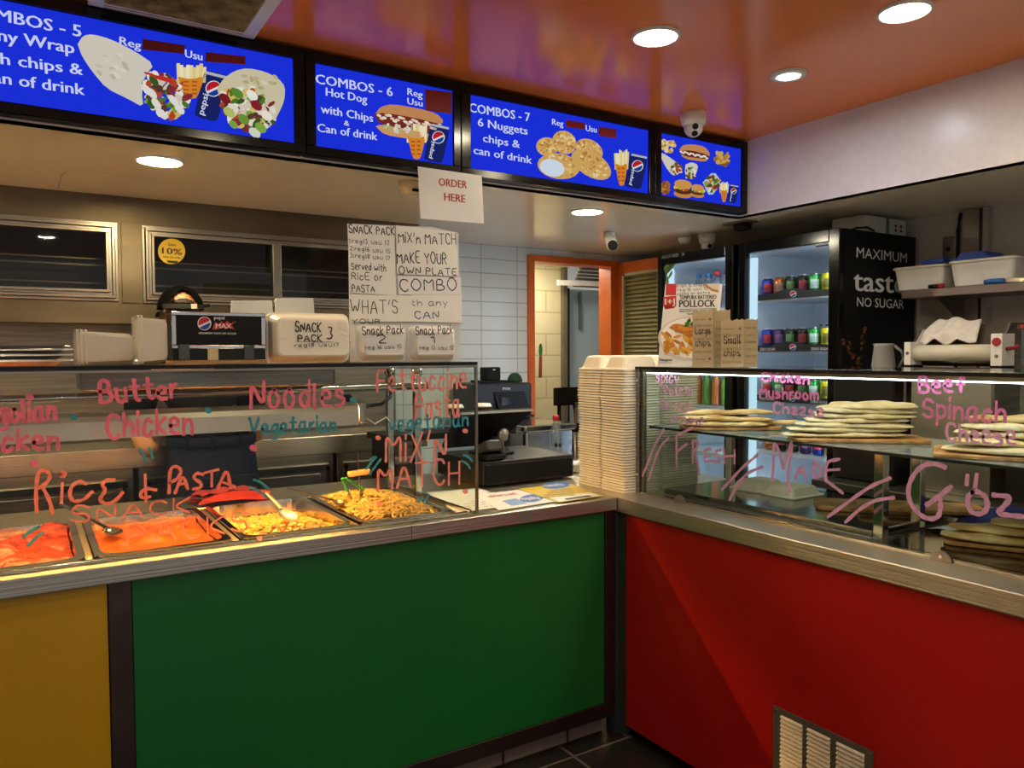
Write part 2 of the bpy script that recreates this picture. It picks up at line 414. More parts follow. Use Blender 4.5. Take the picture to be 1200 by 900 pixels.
# lamp of the corridor (out of sight above the door head)
t = thing('ceiling_light', 'round corridor light beyond the doorway head', 'ceiling light', (3.6, 5.2, 2.28))
G().lathe([(.11, 0), (.11, .018)], (3.6, 5.2, 2.28), 24).build('diffuser', glow('corridor_lamp', '#fff3dc', L_CORR), t)
# louvred leaf
t = thing('louvred_door', 'orange framed louvred door leaf folded open beside the fridges', 'door', (3.93, 4.3, FL))
g = G().use(ORANGE).box(3.915, 3.955, 4.585, 4.64, FL+.02, 2.235); g.box(3.915, 3.955, 3.9, 3.955, FL+.02, 2.235); g.box(3.915, 3.955, 3.955, 4.585, 2.15, 2.235); g.box(3.915, 3.955, 3.955, 4.585, FL+.02, .15)
g.build('door_frame', ORANGE, t, bevel=.003)
g = G().use(mat('louvre_trim', '#b5b291', .5)).box(3.908, 3.93, 4.565, 4.585, .15, 2.15); g.box(3.908, 3.93, 3.955, 4.585, 2.13, 2.15)
g.build('louvre_frame', None, t)
g = G(); SL = mat('louvre_slat', '#a19a6c', .45)
for k in range(62): g.box(-.004, .004, -.305, .305, -.017, .017, Matrix.Translation((3.935, 4.265, .18+.032*k)) @ Matrix.Rotation(.8, 4, 'Y'))
g.build('slats', SL, t)
# ---------------------------------------------------------------- steel wall with sliding windows
g = G().use(WALLST)
for x0, x1, z0, z1 in ((-2.6, 1.98, 2.12, 2.3), (-2.6, 1.98, 1.69, 1.84), (-2.6, -.85, 1.84, 2.12), (.34, .535, 1.84, 2.12), (1.9, 1.98, 1.84, 2.12)): g.box(x0, x1, YS, YS+.02, z0, z1)
g.box(-2.6, 1.98, YS+.02, YS+.5, 2.25, 2.3); g.box(-2.6, 1.98, YS+.02, YS+.5, 1.69, 1.74); g.box(1.96, 1.98, YS+.02, YS+.5, 1.74, 2.25)
g.use(STEELD).box(-2.6, 1.95, YS+.3, YS+.5, FL, 1.69)
g.use(mat('dark_oven_interior', '#3a332a', .5)).box(-2.6, 1.96, YS+.44, YS+.5, 1.74, 2.25)
struct('wall_steel', g)
t = thing('reflection_rails', 'steel rack rails inside the wall behind the two dark windows', 'rack', (.5, 4.4, 1.75))  # added rails imitate the bright lines reflected in the panes
for z, y in ((2.02, 4.4), (1.985, 4.36), (1.9, 4.42)): G().bar((-2.5, y, z), (1.94, y, z), .012, .008).build('rail', ALU, t)
def window(n, x0, x1, z0, z1, mull=None):
    g = G()
    for i, (a, d) in enumerate(((0, .012), (.014, .03), (.028, .02), (.04, .034))):
        w = .013
        X0, X1, Z0, Z1 = x0+a, x1-a, z0+a, z1-a
        g.box(X0, X1, YS-d, YS, Z1-w, Z1); g.box(X0, X1, YS-d, YS, Z0, Z0+w); g.box(X0, X0+w, YS-d, YS, Z0+w, Z1-w); g.box(X1-w, X1, YS-d, YS, Z0+w, Z1-w)
    if mull: g.box(mull-.022, mull+.022, YS-.036, YS, z0+.05, z1-.05)
    o = struct('window_%d' % n, g, ALU, bevel=.002)
    d = glass('dark_pane', (.7, .68, .62), .03, .02)
    p = G().box(x0+.052, x1-.052, YS-.012, YS-.004, z0+.052, z1-.052).build('pane', d, o); p['kind'] = 'structure'
    return o
window(1, -.9, .385, 1.795, 2.17)
window(2, .49, 1.95, 1.79, 2.168, 1.135)
struct('trim_3', G().box(.4, .475, YS-.012, YS, 1.79, 2.17), WALLST)
# round yellow offer sticker on the second window
pl = Plane((0, YS-.013, 0), (1, 0, 0), (0, 0, 1))
t = thing('sticker', 'round yellow ten percent offer sticker on the dark window', 'sticker', (.59, YS-.0135, 2.03))
g = G(); oval(g, pl, 201, 294.5, 16, 15, k=.6, n=28); g.build('disc', mat('yellow_sticker', '#d9b51e', .5), t)
letters(t, 'lettering', INK, printed, pl, [('10%', (190, 297), (213, 299), 7, 1.4), ('Save', (197, 288), (206, 288.6), 3.5, 1.4), ('when you order', (191, 302), (212, 303.4), 2.6, 1.4)])
g = G().use(INK); shape(g, pl, [(195, 305), (209, 306), (207, 309), (197, 308)], 1.4); g.build('print_bar', None, t)
# back bench of steel cupboards behind the food cabinet
def cupboard(x0, x1, lab):
    t = thing('steel_cupboard', lab, 'cupboard', ((x0+x1)/2, 4.18, FL))
    G().box(x0, x1, 4.04, 4.36, FL+.08, 1.0).build('body', STEEL, t, bevel=.004)
    n = 2; w = (x1-x0)/n
    for k in range(n):
        a, b = x0+k*w+.03, x0+(k+1)*w-.03
        d = G().use(STEELD).box(a, b, 4.018, 4.04, .2, .95); G.box(d, a+.05, b-.05, 4.012, 4.018, .25, .9)
        dd = d.build('door', None, t, bevel=.004)
        g = G(); g.bar((a, 4.012, .93), (b, 4.012, .93), .02, .03); g.bar((a+.012, 4.012, .22), (a+.012, 4.012, .93), .02, .02); g.bar((b-.012, 4.012, .22), (b-.012, 4.012, .93), .02, .02)
        g.build('door_frame', STEELS, dd)
cupboard(-1.0, .42, 'steel back cupboard left of the worker, seen through the food cabinet')
cupboard(.44, 1.4, 'steel back cupboard in front of which the worker stands')
cupboard(1.42, 1.93, 'narrow steel back cupboard behind the pasta tray')
tag(G().box(-1.0, 1.95, 4.0, 4.36, 1.002, 1.1).build('bench_top', STEEL, None, (.5, 4.2, 1.0), bevel=.004), 'long brushed steel bench top behind the food cabinet', 'bench top')

# ---------------------------------------------------------------- ceiling fittings
def downlight(c, r, z, col, s, lab, spot=False, grp=None):
    t = thing('downlight', lab, 'ceiling light', (c[0], c[1], z), grp)
    ri = r*(.5 if spot else .86)
    G().lathe([(ri, -.002), (ri+.004, -.012), (r, -.008), (r, 0)], (c[0], c[1], z), 36, cap=False).build('trim_ring', WHITEP, t)
    if spot: G().lathe([(ri, -.004), (r*.9, -.003)], (c[0], c[1], z), 36, cap=False).build('reflector', CHROME, t)
    G().lathe([(ri-.001, -.009), (ri-.001, -.002)], (c[0], c[1], z), 36).build('diffuser', glow('lamp_'+col, '#'+col, s), t)
downlight((2.0, 2.157), .088, 2.71, 'ffedc8', L_DOWN, 'round cream downlight in the orange ceiling, left of the other two')
downlight((2.585, 1.549), .088, 2.71, 'ffedc8', L_DOWN, 'largest round downlight at the upper edge of the orange ceiling')
downlight((2.754, 2.158), .075, 2.71, 'eef4ff', L_DOWN*2.0, 'small cold white spotlight in the orange ceiling, nearest the white bulkhead', True)
for i, c in enumerate([(.9, 1.3), (-.4, 1.9), (1.5, .3), (.2, -.6), (2.6, .2)]):  # unseen lamps added to fill the customer side
    downlight(c, .088, 2.71, 'ffedc8', L_DOWN, 'round cream downlight in the orange ceiling outside the picture', grp='downlights outside the picture')
downlight((.461, 3.301), .09, 2.3, 'ffe6ae', L_LOW, 'round warm downlight in the cream ceiling above the kitchen')
for c in ((-.9, 3.4), (-1.7, 3.4)): downlight(c, .09, 2.3, 'ffe6ae', L_LOW, 'round warm downlight in the cream ceiling outside the picture', grp='kitchen downlights outside the picture')  # unseen lamps added to brighten the low ceiling and kitchen
downlight((2.566, 3.296), .09, 2.3, 'fff3d6', L_LOW, 'round pale downlight in the low ceiling right of the order sign')
# return air grille
t = thing('air_grille', 'dusty brown return air grille in a white frame on the orange ceiling', 'vent', (.4, 2.7, 2.71))
x0, x1, y0, y1 = .2, .735, 2.3, 2.925
g = G()
for a, b, c, d in ((x0, x1, y0, y0+.045), (x0, x1, y1-.045, y1), (x0, x0+.045, y0+.045, y1-.045), (x1-.045, x1, y0+.045, y1-.045)): g.box(a, b, c, d, 2.69, 2.709)
g.build('frame', WHITEP, t, bevel=.003)
g = G()
for k in range(30): g.box(-.22, .22, -.004, .004, -.009, .009, Matrix.Translation((.467, 2.36+.019*k, 2.697)) @ Matrix.Rotation(.7, 4, 'X'))
g.build('slats', mat('dusty_slats', '#a8946e', .8, noise=14, hx2='#6a5a42'), t)
G().box(x0+.045, x1-.045, y0+.045, y1-.045, 2.706, 2.709).build('backing', BLACKM, t)
# security cameras and sensors
def turret(c, z, r, lab, aim):
    t = thing('security_camera', lab, 'camera', (c[0], c[1], z))
    G().lathe([(r*1.05, 0), (r, -.03), (r*.9, -.055), (r*.7, -.06)], (c[0], c[1], z), 24).build('housing', WHITEP, t)
    a = V(aim).normalized(); cc = V((c[0], c[1], z-.07))
    G().ball(cc, r*.74, r*.74, r*.74, 20, 12).build('eyeball', WHITEP, t)
    q = a.cross(V((0, 0, 1))).normalized(); w = q.cross(a)
    for k in (.35, -.45):
        p = cc+(a+w*k).normalized()*r*.66
        d = (a+w*k).normalized()
        G().tube([p, p+d*r*.12], r*.24, 12).build('lens', BLACKG, t)
turret((2.80, 2.75), 2.71, .062, 'white eyeball security camera hanging from the orange ceiling before the last screen', (-.5, -.75, -.45))
turret((3.752, 3.557), 2.3, .055, 'small white eyeball camera under the low ceiling above the left fridge', (-.4, -.8, -.5))
t = thing('security_camera', 'white bullet camera with a black lens under the low ceiling before the doorway', 'camera', (3.14, 3.80, 2.3))
G().lathe([(.035, 0), (.03, -.02), (.016, -.035)], (3.14, 3.80, 2.3), 16).build('mount', WHITEP, t)
a, b = V((3.14, 3.80, 2.26)), V((3.045, 3.66, 2.195))
G().tube([a+V((.03, .05, .02)), a, b], .036, 16).build('body', WHITEP, t)
d = (b-a).normalized(); G().tube([b, b+d*.012], .031, 16).build('lens', BLACKG, t)
tag(G().lathe([(.04, 0), (.04, -.02), (.03, -.04)], (3.69, 3.70, 2.299), 18).build('motion_sensor', WHITEP, None, (3.69, 3.7, 2.299)), 'tiny white ceiling sensor left of the eyeball camera over the fridges', 'sensor')
t = thing('smoke_detector', 'small cream smoke detector on the low ceiling left of the order sign', 'detector', (1.46, 3.15, 2.3))
G().lathe([(.05, 0), (.052, -.02), (.046, -.045), (.03, -.06)], (1.46, 3.15, 2.299), 24).build('body', mat('cream_plastic', '#dcc9a4', .4), t)
G().box(1.45, 1.485, 3.098, 3.11, 2.25, 2.26).build('slot', BLACKM, t)
t = thing('wall_bracket', 'flat black and grey ceiling bracket above the fridge doors', 'bracket', (3.56, 3.12, 2.3))
G().box(3.5, 3.62, 3.03, 3.2, 2.288, 2.299).build('plate', STEELD, t); G().box(3.53, 3.59, 3.06, 3.14, 2.25, 2.288).build('motor', BLACKM, t)
# ================================================================ MENU SCREENS
BLUE = glow('screen_blue', '#1a2fd6', L_SCREEN)
def gl(h): return glow('screen_'+h, '#'+h, L_SCREEN*.85)
SY = 2.944
spl = Plane((0, SY, 0), (1, 0, 0), (0, 0, 1), .0006)
RT = mat('red_tape', '#96161a', .55, amt=.1)
def logo(g, pl, cx, cy, r, k, mk):
    oval(g.use(mk('e6e6ea')), pl, cx, cy, r*1.12, r*1.12, 0, k, 24)
    oval(g.use(mk('c0202c')), pl, cx, cy-r*.05, r, r*.95, -25, k+.6, 16, 180, 360)
    oval(g.use(mk('1a3f9c')), pl, cx, cy+r*.12, r*.95, r*.88, -25, k+.6, 16, 10, 170)
def can_pic(g, x0, y0, s, tilt=15):
    """drawn drink can: top left corner, height s"""
    c, sn = math.cos(math.radians(tilt)), math.sin(math.radians(tilt))
    def q(a, b): return (x0+(a*c-b*sn)*s, y0+(a*sn+b*c)*s)
    shape(g.use(gl('1b2566')), spl, [q(0, .08), q(.06, 0), q(.46, 0), q(.52, .08), q(.52, .92), q(.46, 1), q(.06, 1), q(0, .92)], 3, 1)
    shape(g.use(gl('b9bcc8')), spl, [q(.04, .02), q(.48, .02), q(.5, .08), q(.02, .08)], 3.6)
    cx, cy = q(.27, .34); logo(g, spl, cx, cy, s*.15, 4, gl)
    g.use(gl('dfe3f4')); a = q(.2, .93); b = q(.2, .5); printed(g, spl, 'pepsi', a, b, s*.12, 4.5)
def fries_pic(g, cx, y0, w, h):
    rnd = random.Random(cx)
    for i in range(9):
        x = cx+w*(i-4)/9; t = rnd.uniform(0, h*.12)
        shape(g.use(gl(rnd.choice(['f0dfa6', 'e9cf86', 'f6ebc4']))), spl, [(x-w*.06+ (i-4)*.3, y0+t), (x+w*.07+(i-4)*.3, y0+t), (x+w*.08, y0+h*.55), (x-w*.07, y0+h*.55)], 2.2+.1*i)
    shape(g.use(gl('d98a2a')), spl, [(cx-w*.5, y0+h*.38), (cx, y0+h*.46), (cx+w*.5, y0+h*.36), (cx+w*.22, y0+h*.97), (cx, y0+h), (cx-w*.2, y0+h*.97)], 3.4, 1)
    for i in range(4):
        for j in range(2):
            shape(g.use(gl('c04a1c')), spl, [(cx-w*.3+j*w*.32, y0+h*(.5+i*.11)), (cx-w*.1+j*w*.32, y0+h*(.51+i*.11)), (cx-w*.1+j*w*.3, y0+h*(.55+i*.11)), (cx-w*.28+j*w*.3, y0+h*(.54+i*.11))], 3.9)
def blobs(g, cx, cy, rx, ry, rot, cols, n, size, k=3, seed=1):
    rnd = random.Random(seed); c, s = math.cos(math.radians(rot)), math.sin(math.radians(rot))
    for i in range(n):
        t = rnd.uniform(0, 6.28); r = math.sqrt(rnd.random())
        x, y = rx*r*math.cos(t), ry*r*math.sin(t)
        oval(g.use(gl(rnd.choice(cols))), spl, cx+x*c-y*s, cy+x*s+y*c, size*rnd.uniform(.6, 1.3), size*rnd.uniform(.4, .8), rnd.uniform(0, 180), k+i*.03, 9)
SAL = ['4f7a2c', '7da843', 'b8452c', 'e8e2d2', 'd8d0ba', '8a2f38', 'f0ead8', '3b5a22', 'd9c06a', '5d3a2e']
def wrap_pic(g, pts, mouth, seed, n=60, size=4):
    shape(g.use(gl('d9d2c4')), spl, pts, 2, 1)
    rnd = random.Random(seed)
    cx = sum(p[0] for p in pts)/len(pts); cy = sum(p[1] for p in pts)/len(pts)
    sp = max(p[0] for p in pts)-min(p[0] for p in pts)
    for i in range(14):
        oval(g.use(gl(rnd.choice(['cfc6b6', 'e2dccf', 'c4b9a8']))), spl, cx+rnd.uniform(-.22, .22)*sp, cy+rnd.uniform(-.16, .16)*sp, sp*.05, sp*.025, rnd.uniform(20, 50), 2.5, 9)
    blobs(g, *mouth, SAL, n, size, 3, seed)
def monitor(lab, x0, x1, s0, s1, zb=2.305, zt=2.698):
    t = thing('menu_screen', lab, 'screen', ((x0+x1)/2, MY-.03, zb))
    G().box(x0, x1, SY+.003, MY-.001, zb, zt).build('housing', BLACK, t, bevel=.004)
    g = G().use(BLACKG)
    for a, b, c, d in ((x0, x1, zt-.042, zt), (x0, x1, zb, zb+.034), (x0, s0, zb+.034, zt-.042), (s1, x1, zb+.034, zt-.042)): g.box(a, b, SY-.012, SY+.003, c, d)
    g.build('bezel', None, t, bevel=.002)
    return t, G().box(s0, s1, SY, SY+.003, zb+.034, zt-.042).build('screen', BLUE, t)
WT = gl('d4dcff')
# ---- first screen
t, s = monitor('wide blue menu screen with two wraps, leftmost of the four', -.62, .925, -.58, .883)
letters(s, 'menu_lettering', WT, printed, spl, (('COMBOS - 5', (-47, 15), (95, 43.5), 14.5), ('Any Wrap', (-22, 44), (87, 63), 14), ('with chips &', (-36, 70), (97, 88), 13.5), ('Can of drink', (-26, 94), (99, 111.5), 13.5), ('Reg', (140, 52), (165, 58), 9.5), ('Usu', (217, 67), (237, 71), 9)))
g = G()
wrap_pic(g, [(91, 52), (97, 42), (108, 40), (130, 46), (158, 60), (181, 76), (170, 88), (166, 108), (168, 126), (150, 116), (125, 104), (108, 84), (96, 66)], (194, 112, 30, 20, 38), 3, 90, 6)
for q in ([(168, 86), (192, 95), (190, 91), (170, 84)], [(180, 92), (200, 98), (202, 93), (186, 88)]): shape(g.use(gl('c8322a')), spl, q, 7, 1)
for x, y in ((183, 122), (190, 134), (203, 118), (210, 128), (172, 106), (178, 110)): oval(g.use(gl('e9e4de')), spl, x, y, 8, 4, 50, 7.2, 10)
fries_pic(g, 224, 74, 32, 42)
can_pic(g, 240, 82, 56, 14)
shape(g.use(gl('d3c9a8')), spl, [(254, 104), (262, 92), (275, 83), (290, 80), (310, 84), (326, 92), (334, 102), (333, 118), (327, 132), (318, 148), (300, 160), (280, 150), (262, 130)], 4.9, 1)
for i in range(16): oval(g.use(gl(random.choice(['c2b48c', 'dfd6ba', 'b9aa80']))), spl, random.uniform(280, 326), random.uniform(88, 112), 4, 2, random.uniform(0, 90), 5.2, 8)
blobs(g, 290, 128, 34, 25, 35, SAL, 110, 5.5, 5.6, 9)
for x, y, c in ((263, 116, '7b1f26'), (300, 124, '8a2430'), (285, 140, '6d9a38'), (305, 150, '82ad44'), (268, 132, 'b9c46a'), (295, 112, 'eef0e2'), (312, 136, 'f0e9da'), (278, 110, '5f8c34'), (298, 156, 'd9dccb')): oval(g.use(gl(c)), spl, x, y, 8, 5, 40, 9.2, 10)
g.build('menu_picture', None, s)
for q in ([(167, 46.5), (216.5, 54), (215, 64), (166, 59)], [(241, 62), (287, 67), (287, 76.5), (240, 73)]):
    g = G().use(RT); shape(g, spl, q, 14); g.build('price_tape', None, s)
# ---- second screen
t, s = monitor('blue menu screen with a hot dog, second from the left', .93, 1.6, .967, 1.566)
letters(s, 'menu_lettering', WT, printed, spl, (('COMBOS - 6', (370, 97.5), (460, 113), 11), ('Hot Dog', (382, 112), (430, 121), 9.5), ('with Chips', (376, 132), (437, 143), 9.5), ('&', (403, 146.5), (409, 148), 6), ('Can of drink', (372, 154), (442, 164.5), 9.5), ('Reg', (477.5, 111), (495, 115), 8), ('Usu', (477.5, 122), (495, 125), 7.5)))
g = G()
shape(g.use(gl('c98c58')), spl, [(440, 133), (446, 125), (460, 122), (490, 127), (512, 133), (520, 142), (516, 146), (480, 138), (450, 135)], 2, 1)
shape(g.use(gl('7b2b22')), spl, [(438, 134), (450, 132), (485, 138), (518, 146), (524, 152), (518, 160), (480, 152), (445, 146)], 2.4, 1)
for i in range(24): oval(g.use(gl(['f1e8d4', 'e7c9b0'][i % 2])), spl, 444+i*3.1, 135.5+i*.62+3*math.sin(i*1.3), 3, 1.6, 20, 3, 8)
shape(g.use(gl('d9a064')), spl, [(440, 148), (446, 146), (480, 152), (515, 160), (508, 166), (480, 163), (450, 158)], 2.8, 1)
blobs(g, 465, 151, 22, 4, 10, ['d9d3c4', 'a9b77a', 'e9e3d2'], 26, 3, 3, 4)
fries_pic(g, 488, 143, 22, 44)
can_pic(g, 505, 144, 44, 12)
g.build('menu_picture', None, s)
g = G().use(RT); shape(g, spl, [(497, 105), (528.5, 109), (528.5, 134), (497.5, 130)], 14); g.build('price_tape', None, s)
# ---- third screen
t, s = monitor('blue menu screen with six nuggets, third from the left', 1.604, 2.715, 1.65, 2.68)
letters(s, 'menu_lettering', WT, printed, spl, (('COMBOS - 7', (550, 131), (621, 142.5), 10.5), ('6 Nuggets', (560, 147.5), (618, 158), 9.5), ('chips &', (566, 166), (609, 173.5), 9), ('can of drink', (555, 180), (623, 192), 9), ('Reg', (647, 146), (660, 148.5), 7), ('Usu', (686.5, 153.5), (699, 155.5), 7)))
g = G()
for i, (x, y, a, b, r) in enumerate([(641, 172, 13, 11, 10), (661, 167, 15, 13, 40), (690, 176, 17, 12, 30), (654, 195, 25, 15, 8), (692, 193, 26, 14, 32)]):
    oval(g.use(gl('d8ab62')), spl, x, y, a, b, r, 2+i*2, 20); blobs(g, x, y, a*.85, b*.85, r, ['e4c078', 'c99448', 'efd59a', 'd2a055', 'b98038'], 50, 2.4, 2.4+i*2, i)
oval(g.use(gl('d9e4f2')), spl, 646, 197, 15, 10, 15, 11.4, 16)
fries_pic(g, 728, 175, 15, 43)
can_pic(g, 739, 179, 40, 12)
g.build('menu_picture', None, s)
for q in ([(662, 141), (684, 144.5), (684, 152.5), (662, 149)], [(700.5, 149), (721, 152), (721, 162.5), (701, 160)]):
    g = G().use(RT); shape(g, spl, q, 14); g.build('price_tape', None, s)
# ---- fourth screen
t, s = monitor('small blue menu screen crowded with food pictures, rightmost of the four', 2.719, 3.405, 2.762, 3.362)
g = G()
blobs(g, 782, 171, 9, 6, 10, ['e4c078', 'c99448', 'efd59a'], 30, 3.5, 2, 1)
shape(g.use(gl('c98c58')), spl, [(796, 175), (800, 170), (812, 169), (826, 172), (832, 180), (830, 186), (826, 190), (800, 186)], 2, 1)
shape(g.use(gl('6d2a22')), spl, [(796, 177), (810, 176), (831, 182), (830, 187), (800, 183)], 2.4, 1)
for i in range(14): oval(g.use(gl('f1e8d4')), spl, 798+i*2.3, 178+i*.5+math.sin(i*2), 2, 1, 20, 3, 8)
shape(g.use(gl('d9d2c4')), spl, [(772, 180), (776, 179), (790, 188), (798, 196), (796, 204), (788, 206), (780, 196)], 2, 1)
blobs(g, 792, 198, 6, 7, 30, SAL, 30, 2.4, 3, 5)
blobs(g, 846, 186, 9, 7, 40, ['b98a3e', '8a5c22', 'd0aa58', 'a0742e'], 40, 3.6, 2, 8)
shape(g.use(gl('d9d2c4')), spl, [(803, 193), (810, 190), (818, 193), (816, 203), (810, 211), (802, 204)], 2.6, 1); blobs(g, 809, 203, 6, 6, 0, SAL, 26, 2.2, 3.4, 6)
blobs(g, 779, 220, 5, 7, 10, ['a8682c', 'c48a40', '8a5022'], 30, 3, 2, 9)
for cx, cy, r in ((800, 220, 11), (817, 223, 8)):
    oval(g.use(gl('c98a44')), spl, cx, cy+r*.7, r, r*.4, 8, 3, 16); oval(g.use(gl('5a3020')), spl, cx, cy+r*.3, r, r*.4, 8, 3.5, 16)
    blobs(g, cx, cy, r, r*.2, 8, ['5f9a34', '86b848', 'c8402c', 'e6c84a'], 22, 2.4, 4, int(cx)); oval(g.use(gl('d39a52')), spl, cx, cy-r*.35, r*.95, r*.5, 8, 5, 16)
shape(g.use(gl('b9c8d8')), spl, [(823, 214), (836, 200), (846, 214), (832, 232)], 3, 1); blobs(g, 834, 215, 8, 9, 20, SAL+['c98f3c'], 40, 3, 3.4, 11)
fries_pic(g, 848, 213, 9, 24); can_pic(g, 855, 216, 21, 10)
g.build('menu_picture', None, s)
# ---- order here sheet
opl = Plane(P(490, 195, 'y', 2.925), (1, 0, 0), (0, 0, 1))
t = thing('order_sign', 'white sheet in plastic sleeve reading order here, hanging under the menu screens', 'sign', P(528, 230, 'y', 2.925))
g = G().use(mat('laminated_paper', '#dcdcde', .25, amt=.04)); q = [P(*p, 'y', 2.925) for p in ((489.5, 195), (564.5, 206), (567, 262), (493, 256))]
g.prism(q, (0, .002, 0)); g.build('sheet', None, t)
letters(t, 'lettering', REDINK, printed, opl, [('ORDER', (514, 217.5), (547, 221), 9), ('HERE', (520.5, 235), (545, 237.5), 9)])
# ================================================================ LEFT COUNTER AND FOOD CABINET
CY, CX, CZ = 2.427, 2.047, .94
t = thing('service_counter', 'long front counter with green and yellow panels under a steel edge', 'counter', (.6, 2.8, FL))
# bench top with a well for the food trays
g = G().use(STEELX)
g.box(-1.2, CX-.003, CY, 2.52, CZ-.052, CZ); g.box(-1.2, CX-.003, 3.16, 3.45, CZ-.052, CZ)
g.box(-1.2, -.36, 2.52, 3.16, CZ-.052, CZ); g.box(1.345, CX-.003, 2.52, 3.16, CZ-.052, CZ)
for x in (.133, .548, .958): g.box(x, x+.022, 2.52, 3.16, CZ-.052, CZ-.004)
g.build('bench_top', None, t, bevel=.003)
tp = G().use(BLACKM).box(1.118, 1.1195, CY-.001, CY+.002, CZ-.052, CZ+.001); tp.build('edge_joint', None, t)
G().box(-1.2, .178, CY+.02, CY+.04, .085, CZ-.053).build('yellow_panel', YELLOW, t)
G().box(.243, 1.992, CY+.02, CY+.04, .085, CZ-.053).build('green_panel', GREEN, t)
POST = mat('dark_steel_post', '#5b4d48', .38, .9, amt=.15)
G().box(.181, .241, CY+.014, CY+.04, .085, CZ-.053).build('post', POST, t, bevel=.002)
G().box(1.995, 2.044, CY+.014, CY+.04, .085, CZ-.053).build('post', POST, t, bevel=.002)
G().box(-1.2, 2.044, CY+.016, CY+.04, .022, .083).build('kick_rail', POST, t, bevel=.002)
G().box(-1.2, 2.0, 3.35, 3.4, FL, CZ-.053).build('back_panel', STEELD, t)
tp = G(); pl = Plane((0, CY, 0), (1, 0, 0), (0, 0, 1)); shape(tp, pl, [(609, 600), (624, 598), (624, 611), (609, 613)], .6); tp.build('tape_patch', mat('clear_tape', '#7d7270', .3), t)
TILEK = brickmat('plinth_tiles', '#8c7f72', '#2d2823', .31, .5, .006, .45, rot=(math.pi/2, 0, 0), off=0, vary=.25)
o = G().box(-1.2, 2.02, CY+.07, CY+.09, FL, .03).build('plinth', TILEK, t)

# food cabinet (glass sneeze guard, posts, gantry, heat lamp)
GY, GX, GT = 2.467, 1.40, 1.506
t = thing('food_cabinet', 'glass food display cabinet on the front counter with pink handwriting', 'display cabinet', (.5, 2.76, CZ))
fg = G().box(-1.2, GX, GY, GY+.006, CZ+.001, GT-.012).build('front_glass', GLASS, t)
G().box(GX-.006, GX, GY+.008, 3.2, CZ+.001, GT-.012).build('end_glass', GLASS, t)
G().box(-1.2, GX+.003, GY, 3.22, GT-.01, GT).build('top_glass', glass('smoked_glass', (.78, .8, .76), .06), t)
g = G().use(BLACK).box(-1.2, GX+.006, GY-.006, GY, GT-.012, GT); g.box(GX, GX+.006, GY, 3.22, GT-.012, GT); g.build('top_edge', None, t)
g = G().use(ALU).box(-1.2, GX, GY-.004, GY+.008, GT-.021, GT-.013); g.build('top_channel', None, t, bevel=.001)
g = G().use(ALU).box(GX-.001, GX+.008, GY-.004, GY+.008, CZ+.001, GT-.013); g.build('corner_strip', None, t, bevel=.001)
g = G().use(STEELS).box(GX-.02, GX-.008, GY+.02, 3.2, CZ+.001, CZ+.014); g.build('end_channel', None, t, bevel=.002)
G().box(-1.2, GX-.03, GY+.008, GY+.02, CZ+.001, CZ+.012).build('bottom_channel', STEELS, t, bevel=.002)
for x, y in ((1.365, 3.18), (1.375, 2.92), (-.45, 3.18)):
    g = G().box(x-.014, x+.014, y-.014, y+.014, CZ+.001, GT-.012); g.build('post', STEELS, t, bevel=.003)
    G().lathe([(.022, 0), (.022, .03)], (x, y, 1.445), 14).build('post_collar', STEELS, t)
G().rbox(.14, .95, 2.7, 2.95, 1.425, 1.482, .01).build('gantry_box', STEELD, t)
G().tube([(-1.2, 2.8, 1.396), (1.37, 2.8, 1.408)], .014, 14).build('gantry_rail', STEELS, t)
g = G().use(mat('lamp_housing', '#ddd8cc', .34, .55, amt=.05))
prof = [(-.052, 1.27), (-.052, 1.325), (-.046, 1.342), (-.03, 1.353), (0, 1.356), (.03, 1.353), (.046, 1.342), (.052, 1.325), (.052, 1.27)]
inner = [(a*.93, z-.003 if abs(a) < .05 else z) for a, z in prof]
g.loft([[V((x, 2.8+a, z)) for a, z in prof+inner[::-1]] for x in (-1.2, 1.055)])
hl = g.build('heat_lamp_reflector', None, t)
g = G().use(mat('cap_steel', '#bdb7ab', .3, 1)); g.rbox(1.056, 1.088, 2.747, 2.853, 1.276, 1.356, .012); g.build('lamp_end_cap', None, t)
G().tube([(-1.15, 2.8, 1.315), (1.04, 2.8, 1.315)], .008, 10).build('heating_tube', glow('heat_tube', '#ffb45e', L_HEAT), t)
G().lathe([(.016, 0), (.016, .02), (.012, .026)], (1.03, 2.8, 1.357), 12).build('lamp_knob', BLACK, t)
G().tube([(1.085, 2.8, 1.325), (1.12, 2.82, 1.335), (1.2, 2.88, 1.335), (1.27, 2.95, 1.36), (1.34, 3.1, 1.42), (1.345, 3.16, 1.47)], .007, 8).build('black_cable', BLACK, t)
G().tube([(1.09, 2.81, 1.3), (1.2, 2.95, 1.25), (1.28, 3.02, 1.27), (1.31, 3.04, 1.24)], .003, 6).build('white_wire', WHITEP, t)
